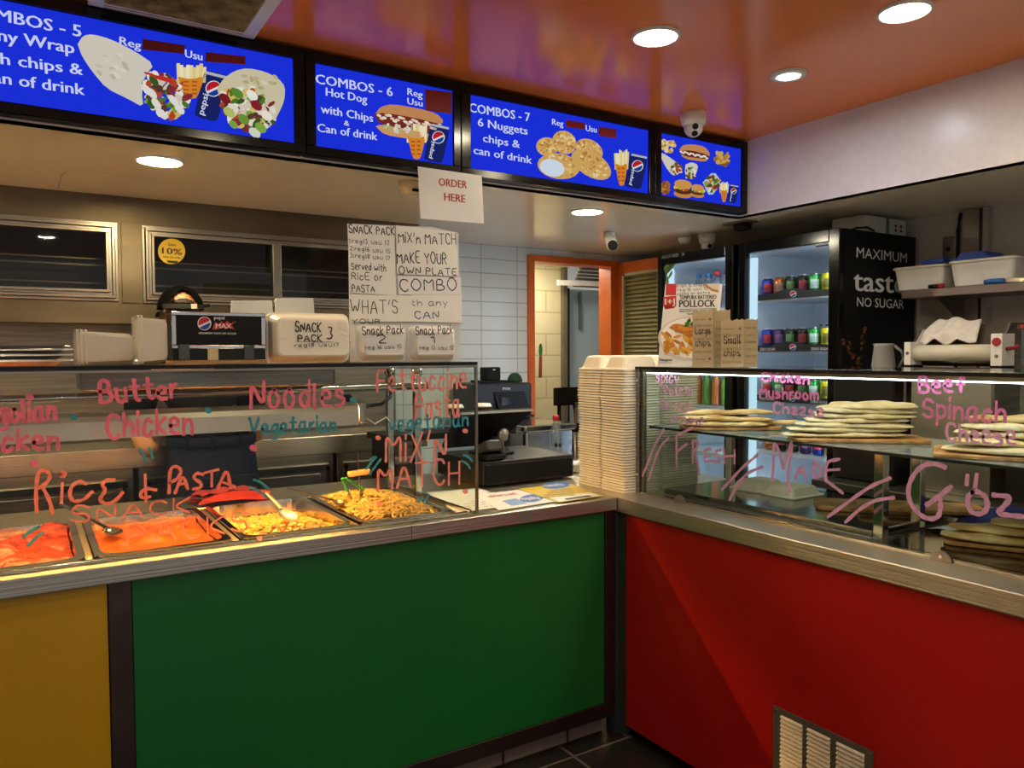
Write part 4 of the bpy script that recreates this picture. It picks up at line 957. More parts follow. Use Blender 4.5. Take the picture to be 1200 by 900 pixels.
for a, b in zip(ring, ring[1:]): g.bar(a, b, .005, .02)
g.build('cap_strap', mat('black_strap', '#100f11', .7), cap)
a = math.radians(290); c = hc+V((.107*math.cos(a), .129*math.sin(a), 0)); G().bar(c+V((-.013, 0, -.002)), c+V((.013, .004, 0)), .006, .022).build('cap_buckle', mat('grey_buckle', '#b9b4ad', .4), cap)
a = math.radians(335); c = hc+V((.107*math.cos(a), .129*math.sin(a), 0)); G().bar(c+V((-.02, -.02, .004)), c+V((.02, .01, .008)), .006, .016).build('strap_end', BLACKM, cap)
g = G().use(mat('cap_brim', '#111013', .8)); g.grid(lambda u, v: hc+V((.09*(2*u-1), .105*math.sqrt(max(0, 1-.55*(2*u-1)**2))+.075*v, -.008-.02*v*v-.012*(2*u-1)**2)), 14, 6); b = g.build('cap_brim', None, cap); b.modifiers.new('thick', 'SOLIDIFY').thickness = .004

# ================================================================ COUNTER CORNER: TILL, PRINTER, PAPERS
t = thing('cash_drawer', 'black metal cash drawer on the steel counter right of the food cabinet', 'cash drawer', (1.95, 3.15, CZ))
DX0, DX1, DY0, DY1, DZ = 1.70, 2.2, 2.93, 3.38, 1.053
G().box(DX0, DX1, DY0+.004, DY1, CZ+.008, DZ).build('housing', mat('black_powder_coat', '#17171a', .38, noise=200, amt=.2), t, bevel=.004)
G().box(DX0+.012, DX1-.012, DY0-.004, DY0+.004, CZ+.018, DZ-.012).build('drawer', BLACKM, t, bevel=.003)
for x in (DX0+.04, DX1-.04): G().lathe([(.014, 0), (.014, .007)], (x, DY0+.06, CZ+.0008), 10).build('foot', BLACK, t)
# till screen seen from behind
t = thing('till_screen', 'black touch screen till tilted back on its stand, seen from behind', 'till', (1.84, 3.12, DZ))
g = G(); c = [P(546, 487, 'y', 3.0), P(625, 484, 'y', 3.0)]
z1 = 1.262; A, Bq = V((1.64, 3.03, z1)), V((2.03, 3.03, z1)); C1, D1 = V((1.64, 3.2, z1-.17)), V((1.94, 3.2, z1-.17))
n_ = (Bq-A).cross(C1-A).normalized()*.022
g.prism([A, Bq, D1, C1], n_ if n_.z > 0 else -n_); g.build('display', BLACKM, t, bevel=.003)
g = G().use(mat('grey_rim', '#b4b7b8', .4)); g.bar(A+V((0, -.004, .004)), Bq+V((0, -.004, .004)), .014, .008); g.build('rim', None, t)
g = G().prism([(1.86, 3.1, DZ+.002), (1.95, 3.1, DZ+.002), (1.94, 3.16, DZ+.1), (1.88, 3.16, DZ+.1)], (0, .06, 0)); g.rbox(1.8, 1.98, 3.1, 3.26, DZ+.001, DZ+.014, .02); g.build('stand', BLACK, t)
# payment terminal
t = thing('card_terminal', 'dark grey card payment terminal on its charging cradle in front of the till', 'card terminal', (1.78, 3.0, DZ))
M = Matrix.Translation((1.78, 3.0, DZ+.03)) @ Matrix.Rotation(-.35, 4, 'X')
G().rbox(-.045, .045, -.055, .06, 0, .05, .018, M).build('terminal', mat('terminal_grey', '#3b3d3f', .35), t)
G().rbox(-.035, .035, -.03, .045, .0501, .054, .006, M).build('screen', BLACKG, t)
G().rbox(1.725, 1.835, 2.945, 3.06, DZ+.001, DZ+.03, .02).build('cradle', BLACK, t)
t = thing('receipt_scanner', 'silver grey curved barcode scanner stand between the card terminal and the till', 'scanner', (1.875, 3.03, DZ))
G().tube([(1.875, 3.06, DZ+.002), (1.875, 3.06, DZ+.06), (1.87, 3.05, DZ+.1), (1.85, 3.0, DZ+.115), (1.83, 2.97, DZ+.1)], .02, 12, [.024, .02, .022, .024, .02]).build('stand', mat('silver_plastic', '#8e8f8e', .3, .5), t)
G().tube([(1.853, 2.985, DZ+.098), (1.848, 2.97, DZ+.062)], .012, 10).build('handle', BLACK, t)
# flyers
def sheet(lab, q, z, m, deco=None, grp=None):
    t = thing('flyer', lab, 'flyer', P(*q[0], 'z', CZ+z), grp)
    g = G().prism([P(*p, 'z', CZ+z) for p in q], (0, 0, .0006)); b = g.build('paper', m, t)
    if deco:
        pl = Plane((0, 0, CZ+z+.0006), (1, 0, 0), (0, 1, 0), .0004); g = G(); deco(g, pl); g.build('print', None, b)
    return t
def d1(g, pl):
    g.use(INK); rnd = random.Random(2)
    for i in range(7):
        for j in range(6):
            x, y = 530+j*9+i*7, 598-j*1.0-i*3.4
            if rnd.random() < .8: trace(g, pl, [(x, y), (x+rnd.uniform(3, 7), y-rnd.uniform(.2, 1.4))], .006)
sheet('white sheet of handwritten notes half under the end of the glass cabinet', [(536, 601), (616, 590), (560, 572), (500, 577)], .002, PAPER, d1)
def d2(g, pl):
    oval(g.use(solid('3a6fc4')), pl, 623, 584, 14, 4.6, -5, 1); g.use(solid('7fa6dc')); shape(g, pl, [(588, 587), (604, 584), (618, 590), (600, 593)], 1)
    g.use(WHITEINK); printed(g, pl, 'loyalty', (613, 586), (634, 584.4), 3, 2)
    g.use(solid('c05a60')); printed(g, pl, 'ask for a card', (575, 583), (607, 579.5), 2.6, 2)
sheet('white flyer with a blue oval in front of the cash drawer', [(585, 598), (650, 588), (608, 574), (556, 580)], .004, PAPER, d2)
def d3(g, pl):
    oval(g.use(solid('3a6fc4')), pl, 652, 569, 16, 4, -4, 2); g.use(WHITEINK); printed(g, pl, 'rewards', (641, 571), (663, 568.6), 3, 3)
    g.use(solid('7a6a1c'))
    for i in range(4): printed(g, pl, 'save on every visit', (646-i*3, 576.5-i*.2+i*2.6), (672+i*1, 573.5+i*2.4), 1.6, 2)
    shape(g.use(solid('e9e6da')), pl, [(644, 583), (690, 577), (703, 581), (655, 588)], 1); shape(g.use(solid('2b2a2a')), pl, [(661, 584.5), (690, 580.5), (694, 582), (664, 586)], 2)
sheet('yellow flyer with a blue oval at the right end of the counter', [(655, 589), (706, 581), (666, 566), (607, 573)], .0055, mat('yellow_print', '#d3b62c', .5, amt=.05), d3)
# stainless box, bottle, boxes behind the drawer
t = thing('steel_bin', 'bright stainless steel box behind the cash drawer in front of the doorway', 'steel box', (2.52, 3.72, FL))
SB = mat('bright_steel', '#cfd6da', .22, 1, noise=8, amt=.25)
G().rbox(2.36, 2.7, 3.6, 3.9, FL, 1.09, .02).build('body', SB, t); G().rbox(2.34, 2.72, 3.58, 3.92, 1.092, 1.13, .02).build('lid', STEELS, t)
t = thing('printer', 'black office printer on a shelf by the tiled wall', 'printer', (2.66, 4.4, 1.1))
G().rbox(2.44, 2.88, 4.3, 4.62, 1.1, 1.34, .02).build('body', mat('printer_black', '#20222b', .4), t)
G().prism([(2.6, 4.262, 1.165), (2.84, 4.262, 1.165), (2.815, 4.296, 1.285), (2.575, 4.296, 1.285)], (0, .03, .0)).build('control_panel', BLACK, t, bevel=.003)
G().box(2.62, 2.72, 4.2535, 4.258, 1.18, 1.25, Matrix.Translation((0, .017, 0))).build('display', BLACKG, t)
G().box(2.56, 2.84, 4.22, 4.3, 1.115, 1.13).build('paper_tray', BLACK, t)
pl = Plane((0, 4.2985, 0), (1, 0, 0), (0, 0, 1)); g = G().use(WHITEINK); printed(g, pl, 'EPSON', (589, 456.5), (597.5, 456.8), 2.6, 1); g.build('lettering', None, t)
tag(G().box(2.36, 2.95, 4.2, 4.655, 1.06, 1.098).build('wall_shelf', STEELD, None, (2.6, 4.4, 1.06)), 'steel shelf on the tiled wall carrying the printer', 'shelf')
t = thing('receipt_printer', 'small black receipt printer on top of the office printer', 'printer', (2.62, 4.45, 1.341))
G().rbox(2.54, 2.74, 4.38, 4.56, 1.341, 1.357, .02).build('base', BLACK, t); G().rbox(2.585, 2.695, 4.4, 4.5, 1.358, 1.445, .012).build('body', BLACKM, t)
G().box(2.632, 2.648, 4.397, 4.3995, 1.425, 1.432).build('lamp', WHITEP, t)
g = G(); g.ball((2.83, 4.44, 1.342), .055, .05, .065, 18, 10); bm_ = g
bm_.v = [(x, y, max(z, 1.342)) for x, y, z in bm_.v]
tag(g.build('beanie', mat('dark_green_knit', '#173a28', .85, noise=60, bump=.4), None, (2.83, 4.44, 1.342)), 'dark green knitted hat on the right end of the printer', 'hat')
def cup(x, y, z, h, r, lab):
    t = thing('paper_cup', lab, 'cup', (x, y, z))
    G().lathe([(r*.72, 0), (r, h), (r*1.02, h)], (x, y, z), 22).build('cup', mat('brown_card', '#6f5238', .6), t)
    G().lathe([(r*1.08, h), (r*1.08, h+.008), (r*.95, h+.012), (r*.9, h+.02)], (x, y, z), 22).build('lid', WHITEP, t)
t = thing('counter_shelf', 'low black shelf behind the till holding cups', 'shelf', (1.75, 3.62, FL))
G().box(1.5, 2.25, 3.52, 3.8, 1.1, 1.13).build('board', BLACKM, t)
for x in (1.52, 2.2): G().box(x, x+.03, 3.55, 3.78, FL, 1.099).build('leg', BLACKM, t)
cup(2.1, 3.62, 1.131, .115, .045, 'brown paper cup with a white lid beside the till screen')
cup(1.93, 3.62, 1.131, .115, .043, 'brown paper cup seen through the glass cabinet end')
# drink bottle
def bottle(x, y, z, h, r, capm, lab, grp=None, m=None):
    t = thing('water_bottle', lab, 'bottle', (x, y, z), grp)
    G().lathe([(r*.85, 0), (r, h*.04), (r, h*.28), (r*.93, h*.33), (r, h*.4), (r, h*.6), (r*.82, h*.72), (r*.4, h*.87), (r*.36, h*.9)], (x, y, z), 20).build('bottle_body', m or PET, t)
    G().lathe([(r*.5, h*.9), (r*.52, h*.99), (r*.45, h)], (x, y, z), 16).build('cap', capm, t); return t
REDCAP = mat('red_cap', '#c02424', .4); BLUECAP = mat('blue_cap', '#2f7fb4', .4)
bt = bottle(2.36, 3.3, CZ+.001, .268, .035, REDCAP, 'clear plastic bottle with a red cap behind the cash drawer')
g = G().use(BLACK)
for a in (235, 275): g.ball((2.36+.034*math.cos(math.radians(a)), 3.3+.034*math.sin(math.radians(a)), CZ+.115), .009, .009, .014, 8, 6)
g.build('print', None, bt)
tag(G().rbox(2.28, 2.42, 3.03, 3.12, CZ+.001, CZ+.05, .02).build('paper_bundle', PAPER, None, (2.35, 3.07, CZ)), 'small bundle of white paper between the cash drawer and the clamshell stacks', 'paper')
# black chair in the corridor
t = thing('corridor_chair', 'black chair with a steel upright standing in the corridor', 'chair', (3.8, 5.0, FL))
G().rbox(3.55, 3.98, 4.97, 5.01, 1.12, 1.26, .015).build('backrest', BLACKM, t, bevel=.004)
G().rbox(3.55, 3.98, 4.99, 5.35, .74, .8, .03).build('seat', BLACKM, t)
for x in (3.755, 3.93): G().tube([(x, 4.985, FL), (x, 4.985, 1.14)], .02, 12).build('upright', ALU, t)
for x in (3.6, 3.93): G().tube([(x, 5.32, FL), (x, 5.3, .74)], .016, 10).build('leg', BLACK, t)
G().tube([(3.6, 4.99, FL), (3.6, 4.99, 1.12)], .016, 10).build('leg', BLACK, t)
G().box(3.56, 3.97, 4.96, 4.968, .9, .97).build('lumbar_strap', BLACKM, t)
t = thing('wall_hook', 'small green and brown duster hanging on the left jamb of the doorway', 'duster', (3.15, 4.69, 1.5))
G().ball((3.155, 4.6, 1.56), .014, .014, .05, 10, 8).build('green_head', mat('duster_green', '#2f7a2c', .6), t); G().tube([(3.15, 4.6, 1.36), (3.155, 4.6, 1.515)], .012, 8).build('handle', mat('rust_wood', '#96401c', .6), t)
# clamshell stacks at the corner of the counter
def clam(x, y0, z, w, lab, grp):
    """opened clamshell turned face down: two trays joined at the hinge"""
    t = thing('clamshell_box', lab, 'takeaway box', (x, y0, z), grp)
    for h in (0, 1):
        g = G(); rs = []; a, b = y0+h*.166+.002, y0+h*.166+.162
        for zz, ins in ((0, 0), (.0075, 0), (.0085, .006), (.012, .012), (.03, .018), (.058, .028), (.064, .036), (.065, .05)):
            p = []; x0, x1, ya, yb, r = x+ins, x+w-ins, a+ins*.9, b-ins*.9, .016
            for cx, cy, a0 in ((x1-r, yb-r, 0), (x0+r, yb-r, 90), (x0+r, ya+r, 180), (x1-r, ya+r, 270)):
                for k in range(3): an = math.radians(a0+45*k); p.append(V((cx+r*math.cos(an), cy+r*math.sin(an), z+zz)))
            rs.append(p)
        g.loft(rs, cap=False); k = 12; g.face(range(7*k, 8*k)); g.build('half', FOAM if False else FOAMC, t)
    return t
FOAMC = mat('stack_foam', '#fbf0da', .6, amt=.04, noise=20)
N = 45
for s, (x, y) in enumerate(((2.125, 2.476), (2.36, 2.48))):
    c = None; nm = 'front' if s == 0 else 'rear'
    for k in range(N):
        dz = .0118*k; dx = .004*math.sin(k*.31+s)+random.uniform(-.0015, .0015); dy = random.uniform(0, .003)
        if c is None: c = clam(x, y, CZ+.001, .215, 'cream clamshell box nested within the %s tall stack beside the bread cabinet' % nm, 'clamshells in the %s stack' % nm)
        else:
            q = copy_thing(c, (dx, dy, dz))
            if k == N-1: q['label'] = 'white topmost clamshell box on the %s tall stack beside the bread cabinet' % nm; del q['group']
# ================================================================ RIGHT COUNTER AND BREAD CABINET
t = thing('side_counter', 'front counter with a red panel and steel top, running towards the viewer on the right', 'counter', (2.4, 1.2, FL))
g = G().use(STEELY).box(CX, 2.8, -1.2, 3.45, CZ-.06, CZ); g.build('bench_top', None, t, bevel=.004)
rp = G().use(RED).box(CX+.02, CX+.04, -1.2, 2.395, -.008, CZ-.061).build('red_panel', None, t)
G().box(CX-.0005, CX+.04, 2.4405, 2.5, FL+.004, CZ-.061).build('corner_post', mat('grey_post', '#4a4d4c', .4, .5), t)
G().box(CX+.022, CX+.0395, 2.397, 2.439, FL+.01, CZ-.061).build('edge_post', mat('grey_post', '#4a4d4c'), t)
G().box(CX+.06, CX+.1, -1.2, 2.43, FL, CZ-.061).build('back_panel', BLACKM, t)
# louvred vent in the red panel
v = G().use(mat('vent_metal', '#9c978a', .35, .8)); vy0, vy1, vz0, vz1 = 1.298, 1.652, .09, .368
X0 = CX+.0185
fr = [(vy0, vy0+.026), (vy0+.118, vy0+.14), (vy0+.222, vy0+.24), (vy1-.03, vy1)]
cols = [(vy0+.026, vy0+.118), (vy0+.14, vy0+.222), (vy0+.24, vy1-.03)]
for a, b in fr: v.box(X0-.003, X0, a, b, vz0, vz1)
for a, b in cols: v.box(X0-.003, X0, a, b, vz1-.02, vz1); v.box(X0-.003, X0, a, b, vz0, vz0+.02)
vt = v.build('vent_grille', None, rp)
VS = mat('vent_slat', '#d9d3bd', .35, .2)
g = G()
for a, b in cols:
    for k in range(17): g.box(-.0008, .0008, a, b, -.0085, .0085, Matrix.Translation((X0-.003, 0, vz0+.028+.0143*k)) @ Matrix.Rotation(.75, 4, 'Y'))
# slats belong to the vent
o = g.build('vent_slats', VS, t)
g = G()
for y in (vy0+.012, vy1-.012): g.lathe([(.005, 0), (.004, .003)], (0, 0, 0), 10, Matrix.Translation((X0-.003, y, vz1-.012)) @ Matrix.Rotation(-math.pi/2, 4, 'Y'))
g.build('screw', CHROME, t)

RX, RXB, RT_, RY = 2.19, 2.76, 1.478, 2.470
SZ = 1.226                             # shelf
t = thing('bread_cabinet', 'long glass bread cabinet on the red counter with lilac handwriting', 'display cabinet', (2.45, 1.2, CZ))
fg = G().box(RX, RX+.006, -1.0, RY, CZ+.004, RT_-.012).build('front_glass', GLASS, t)
G().box(RX+.008, RXB, RY-.006, RY, CZ+.004, RT_-.012).build('end_glass', GLASS, t)
G().box(RX-.004, RXB, -1.0, RY+.004, RT_-.009, RT_).build('top_glass', GLASS, t)
g = G().use(BLACK).box(RX-.009, RX-.004, -1.0, RY+.004, RT_-.011, RT_); g.box(RX-.004, RXB, RY+.004, RY+.009, RT_-.011, RT_); g.build('top_edge', None, t)
G().box(RX+.007, RX+.03, -1.0, RY-.008, RT_-.024, RT_-.011).build('light_channel', ALU, t)
G().box(RX+.009, RX+.026, -1.0, RY-.05, RT_-.028, RT_-.0245).build('light_strip', glow('cabinet_led', '#e8f4ff', L_LED), t)
g = G().use(STEELD).box(RX-.003, RX+.009, RY-.014, RY+.003, CZ+.001, RT_-.012); g.box(RX+.009, RX+.028, RY-.03, RY-.008, CZ+.001, RT_-.012); g.build('corner_channel', None, t, bevel=.002)
for z in (1.42, 1.02): G().lathe([(.007, 0), (.006, .003)], (0, 0, 0), 10, Matrix.Translation((RX-.003, RY-.006, z)) @ Matrix.Rotation(-math.pi/2, 4, 'Y')).build('screw', CHROME, t)
sh = G().box(RX+.045, RXB-.03, -1.0, RY-.03, SZ-.008, SZ).build('middle_shelf', glass('shelf_glass', (.8, .9, .9), .12, .02, '#b9d3da', .35), t)
G().box(RX+.041, RX+.045, -1.0, RY-.03, SZ-.009, SZ).build('shelf_edge', mat('dark_glass_edge', '#1d2a28', .15), t)
for x, y in ((RX+.075, 1.41), (2.49, 1.42), (RX+.075, .3), (2.49, .3), (RXB-.05, 2.42), (RXB-.05, .9)): G().box(x-.016, x+.016, y-.016, y+.016, CZ+.006, SZ-.009).build('post', STEELS, t, bevel=.002)
for x, y in ((2.49, 1.42), (RXB-.05, .9)): G().box(x-.01, x+.01, y-.01, y+.01, SZ+.001, SZ+.004).build('post_cap', STEELS, t)
# raised cold plate and dark base
G().box(RX+.06, RXB-.02, 1.43, RY-.1, CZ+.003, CZ+.03).build('raised_plate', mat('plate_steel', '#a7a9a6', .13, 1), t, bevel=.004)
G().box(RX+.03, RXB-.01, -1.0, 1.40, CZ+.003, CZ+.008).build('base_plate', mat('dark_mirror_steel', '#5d5650', .1, 1), t)
G().box(RX-.002, RX+.02, -1.0, RY-.02, CZ+.0005, CZ+.008).build('bottom_channel', STEELS, t)
g = G().use(STEELS).box(RXB-.004, RXB, -1.0, RY, RT_-.05, RT_-.01); g.build('back_rail', None, t)
for y in (2.205, 1.175, .2):
    pts = [(RX-.012, y+.03*math.cos(math.radians(a)), CZ+.001+.03*math.sin(math.radians(a))) for a in range(0, 181, 15)]
    G().prism(pts, (.008, 0, 0)).build('glass_clamp', mat('clamp_metal', '#a9a19a', .3, .9), t)
    G().prism([(x+.008, q, z) for x, q, z in pts], (.005, 0, 0)).build('clamp_rubber', BLACK, t)
    G().lathe([(.006, 0), (.005, .002)], (0, 0, 0), 10, Matrix.Translation((RX-.012, y, CZ+.014)) @ Matrix.Rotation(-math.pi/2, 4, 'Y')).build('screw', CHROME, t)
# handwriting
wp = Plane((RX-.001, 0, 0), (0, -1, 0), (0, 0, 1))
for tx, a, b, h in (('spicy', (769, 447), (795, 451), 14), ('Potato', (779, 463), (812, 463.5), 12), ('Spinach', (773, 479), (811, 483), 13), ('cheese', (787, 494), (825, 499), 11)): letters(fg, 'lilac_handwriting', LILAC, hand, wp, [(tx, a, b, h, .0065)])
MAGENTA = marker('magenta_chalk_marker', '#f08cc8')
for tx, a, b, h in (('Chicken', (893, 446), (948, 450), 10.5), ('Mushroom', (891, 466), (959, 468), 11), ('Beef', (1078, 460), (1131, 459), 19), ('Spinach', (1082, 489), (1178, 496), 22)): letters(fg, 'magenta_handwriting', MAGENTA, hand, wp, [(tx, a, b, h, .0085)])
for tx, a, b, h in (('Cheese', (907, 484), (965, 488), 12), ('Cheese', (1110, 517), (1190, 521), 20)): letters(fg, 'lilac_handwriting', LILAC, hand, wp, [(tx, a, b, h, .0085)])
BW = .0105
strokes(fg, 'lilac_handwriting', LILAC, wp, [[[(778, 503), (767, 522), (760, 541), (753, 558)]], [[(784, 513), (773, 524), (767, 541), (760, 563)]], [
          [(793, 510), (793, 530), (793, 547)], [(793, 511), (802, 506), (812, 501)], [(793, 530), (800, 524), (806, 520)],
          [(812, 516), (812, 543)], [(812, 517), (818, 516), (818, 524), (813, 529)], [(813, 529), (818, 542), (820, 556)],
          [(833, 526), (825, 528), (826, 535), (832, 534)], [(826, 535), (826, 541), (835, 540)], [(845, 527), (838, 529), (842, 535), (844, 541), (836, 541)],
          [(849, 526), (849, 543)], [(861, 527), (861, 543)], [(849, 535), (862, 534)]],
          [[(888, 533), (870, 548), (857, 562), (846, 574)]], [[(894, 547), (876, 554), (864, 568), (855, 586)]], [
          [(905, 564), (907, 540), (907, 516), (914, 530), (918, 549)], [(918, 549), (924, 530), (929, 515), (926, 540), (923, 560), (926, 576)],
          [(932, 561), (939, 543), (945, 560)], [(934, 554), (943, 553)], [(953, 543), (954, 561), (962, 557), (962, 547), (953, 542)], [(968, 563), (968, 541), (984, 538)], [(968, 551), (984, 550)], [(968, 563), (978, 570), (988, 578)]],
          [[(1044, 560), (1020, 570), (1000, 584), (970, 606)]], [[(1048, 583), (1026, 586), (1008, 596), (991, 612)]]], BW)
strokes(fg, 'lilac_handwriting', LILAC, wp, [[[(1108, 548), (1098, 543), (1084, 544), (1073, 553), (1066, 566), (1064, 579), (1069, 593), (1079, 604), (1091, 609), (1101, 605), (1103, 592), (1102, 584)], [(1086, 592), (1100, 582), (1115, 570)],
          [(1140, 576), (1134, 583), (1134, 594), (1141, 602), (1152, 602), (1158, 594), (1156, 583), (1148, 576), (1139, 577)], [(1134, 557), (1133, 568)], [(1145, 556), (1143, 571)],
          [(1164, 580), (1186, 582), (1178, 592), (1168, 602), (1185, 604), (1204, 606)], [(1226, 588), (1216, 592), (1220, 606), (1236, 604)], [(1248, 570), (1246, 606), (1262, 606)]]], .0135)
# ---------------------------------------------------------------- breads on boards
def board(lab, c, L, W_, rz, z, paddle=False):
    t = thing('wooden_board', lab, 'wooden board', (c[0], c[1], z))
    M = Matrix.Translation((c[0], c[1], z)) @ Matrix.Rotation(rz, 4, 'Z')
    G().rbox(-L/2, L/2, -W_/2, W_/2, 0, .012, .03, M).build('board', WOOD, t)
    if paddle: G().rbox(L/2-.02, L/2+.1, -.035, .035, .0005, .0118, .025, M).build('handle', WOOD, t)
    return t
BREADC = [mat('pale_flatbread', '#e2d2a0', .7, noise=16, hx2='#bf9a56', bump=.4), mat('browned_flatbread', '#dcc690', .7, noise=10, hx2='#b98c48', bump=.25), mat('dough_flatbread', '#e6dcb8', .7, noise=16, hx2='#cdb983', bump=.35)]
def bread(lab, c, L, W_, T, rz, z, mi, grp, tilt=0., roll=0., bend=.0):
    g = G(); rnd = random.Random(lab); ph = rnd.uniform(0, 6)
    M = Matrix.Translation((c[0], c[1], z)) @ Matrix.Rotation(rz, 4, 'Z') @ Matrix.Rotation(tilt, 4, 'Y') @ Matrix.Rotation(roll, 4, 'X')
    nu, nv = 26, 14; rings = []
    for i in range(nu):
        u = -1+2*i/(nu-1); e = (max(0, 1-abs(u)**3.2))**.5; e = max(e, .04); r = []
        for j in range(nv):
            a = 2*math.pi*j/nv; cy = math.copysign(abs(math.cos(a))**.7, math.cos(a)); cz = math.copysign(abs(math.sin(a))**.8, math.sin(a))
            zz = T/2*cz*e*(1+.34*math.sin(u*6+ph)+.16*math.sin(u*15+ph*2+cy*3)+.14*math.sin(cy*4+ph)) if cz > 0 else T/2*cz*e
            r.append(V((u*L/2, cy*W_/2*(.55+.45*e)*(1+.09*math.sin(u*6+ph)+.03*math.sin(u*19+ph)), T/2+zz+bend*(1-u*u))))
        rings.append(r)
    g.loft(rings, M=M, smooth=True)
    return tag(g.build('flatbread', BREADC[mi], None, (c[0], c[1], z)), lab, 'flatbread', grp)
ST = SZ+.001
A1 = math.radians(-50)
board('wooden board under the spicy potato flatbreads at the left end of the shelf', (2.42, 2.17), .38, .2, math.radians(-32), ST)
gr = 'flatbreads at the left end of the shelf'
b0 = ST+.0135
bread('lowest flatbread on the left board', (2.37, 2.15), .34, .12, .018, math.radians(-38), b0, 0, gr)
bread('second flatbread up on the left board', (2.395, 2.165), .36, .125, .02, math.radians(-34), b0+.019, 1, gr, .02)
bread('flatbread with a browned end, topmost on the left board', (2.43, 2.185), .36, .115, .02, math.radians(-43), b0+.04, 1, gr, -.02)
bread('flatbread sliding off the right side of the left board', (2.565, 2.09), .28, .09, .018, math.radians(-52), b0+.001, 0, gr)
board('wooden board under the tall fan of pale flatbreads in the middle of the shelf', (2.45, 1.62), .44, .2, math.radians(-42), ST)
gr = 'flatbreads in the middle of the shelf'
NM = ['lowest flatbread', 'second flatbread up', 'third flatbread up', 'fourth flatbread up', 'fifth flatbread up', 'sixth flatbread up', 'topmost flatbread']
for k, l in enumerate(NM):
    bread('%s of the fanned pale stack in the middle of the shelf' % l, (2.405+.02*k, 1.645-.006*k+.008*(k % 2)), .40-.02*k+.012*(k % 3), .12, .0165+.002*(k % 2), math.radians(-42-1.5*k+5*(k % 2)), b0+.0165*k, 2, gr, .012*(k % 3-1), .02*k)
board('wooden board under the flatbreads at the right edge of the photo', (2.46, 1.07), .5, .26, math.radians(-62), ST)
gr = 'flatbreads at the right end of the shelf'
for k, l in enumerate(['lowest', 'second from the bottom', 'third from the bottom', 'fourth from the bottom', 'topmost']):
    bread('%s of the flatbreads stacked at the right end of the shelf' % l, (2.41+.022*k, 1.04+.0*k), .46-.01*k, .15, .022, math.radians(-68+5*(k % 2)), b0+.0212*k, [2, 0, 2, 2, 1][k], gr, .01*(k % 3-1))
# lower level
PZ = CZ+.031
board('long bare wooden board lying on the lower level of the cabinet', (2.575, 1.63), .4, .2, math.radians(-52), PZ)
board('second bare wooden board leaning on the first on the lower level', (2.64, 1.5), .4, .17, math.radians(-50), PZ+.0135)
t = clam(2.46, 1.885, PZ, .2, 'white clamshell box lying upside down on the lower level of the cabinet', None); t.scale.z = .62
BZ = CZ+.009
board('wooden board under the browned flatbreads on the dark lower level', (2.50, 1.1), .42, .15, math.radians(-64), BZ)
gr = 'flatbreads on the dark lower level'
bread('lower thick flatbread on the dark lower level', (2.48, 1.1), .42, .12, .024, math.radians(-64), BZ+.0135, 0, gr)
bread('middle flatbread on the dark lower level', (2.505, 1.1), .4, .11, .02, math.radians(-62), BZ+.0385, 1, gr)
bread('crusty browned flatbread on top on the dark lower level', (2.54, 1.05), .3, .11, .02, math.radians(-66), BZ+.0595, 1, gr)
g = G().use(mat('blue_cloth', '#21318f', .6, noise=20, bump=.4))
g.grid(lambda u, v: (2.645+.1*v+.008*math.sin(u*9), 1.39-.27*u, BZ+.001+.075*math.sin(math.pi*min(1, max(0, v)))**.7*(math.sin(math.pi*u)**.5)*(1+.2*math.sin(u*8+v*5))), 26, 16)
tag(g.build('blue_bag', None, None, (2.68, 1.25, BZ)), 'crumpled royal blue bag behind the lower flatbreads', 'bag')
g = G().use(PAPER); g.grid(lambda u, v: (2.5+.14*u, 1.395-.1*v, BZ+.001+.012*math.sin(3*u+1)*math.sin(2.5*v+.3)**2), 8, 8)
tag(g.build('napkin', None, None, (2.54, 1.37, BZ)), 'crumpled white napkin in front of the blue bag', 'napkin')

# ================================================================ ON TOP OF THE BREAD CABINET
TR = RT_+.001
def frame2(b0, b1, lean):
    """upright plane through two base points, leaning back by lean"""
    u = (b1-b0).normalized(); n = u.cross(V((0, 0, 1))); return u, (V((0, 0, 1))-n*lean).normalized(), n
pb0, pb1 = V((2.245, 2.405, TR)), V((2.435, 2.265, TR))
u, v, n = frame2(pb0, pb1, .06)
PH = .345; PWd = (pb1-pb0).length
t = thing('fish_poster', 'white poster card of battered pollock and chips standing on the bread cabinet', 'poster', (2.34, 2.33, TR))
sk = u*.035
g = G().prism([pb0, pb1, pb1+sk+v*PH, pb0+sk+v*PH], -n*.004); c = g.build('card', mat('poster_card', '#e4e2e0', .4, amt=.03), t)
pl = Plane(pb0, u, v, .0008)
g = G()
oval(g.use(solid('d5cac4')), pl, 811, 397, 40, 26, 2, 1, 30); oval(g.use(solid('f3eeea')), pl, 811, 396, 37, 23.5, 2, 1.4, 30)
rnd = random.Random(3)
for i in range(46):
    x, y = 793+rnd.uniform(-16, 24), 402+rnd.uniform(-10, 11)
    if x < 816 or y > 395: oval(g.use(solid(rnd.choice(['d99a34', 'c8842a', 'e6b04a', 'b8721e']))), pl, x, y, 5.2, 1.9, rnd.choice([20, 50, 70, -20, 35])+rnd.uniform(-8, 8), 2+i*.02, 10)
shape(g.use(solid('b96a1c')), pl, [(784, 384), (790, 379), (802, 381), (822, 386), (838, 391), (852, 398), (850, 405), (830, 402), (804, 393)], 4, 1)
shape(g.use(solid('cf8228')), pl, [(786, 383), (792, 380), (804, 383), (824, 388), (840, 394), (846, 399), (830, 397), (804, 389)], 4.4, 1)
for i in range(40): oval(g.use(solid(rnd.choice(['dc9a3c', 'a85a14', 'c67a24']))), pl, 792+i*1.35+rnd.uniform(-2, 2), 383+i*.42+rnd.uniform(-1, 7), 1.8, .9, 20, 4.8, 7)
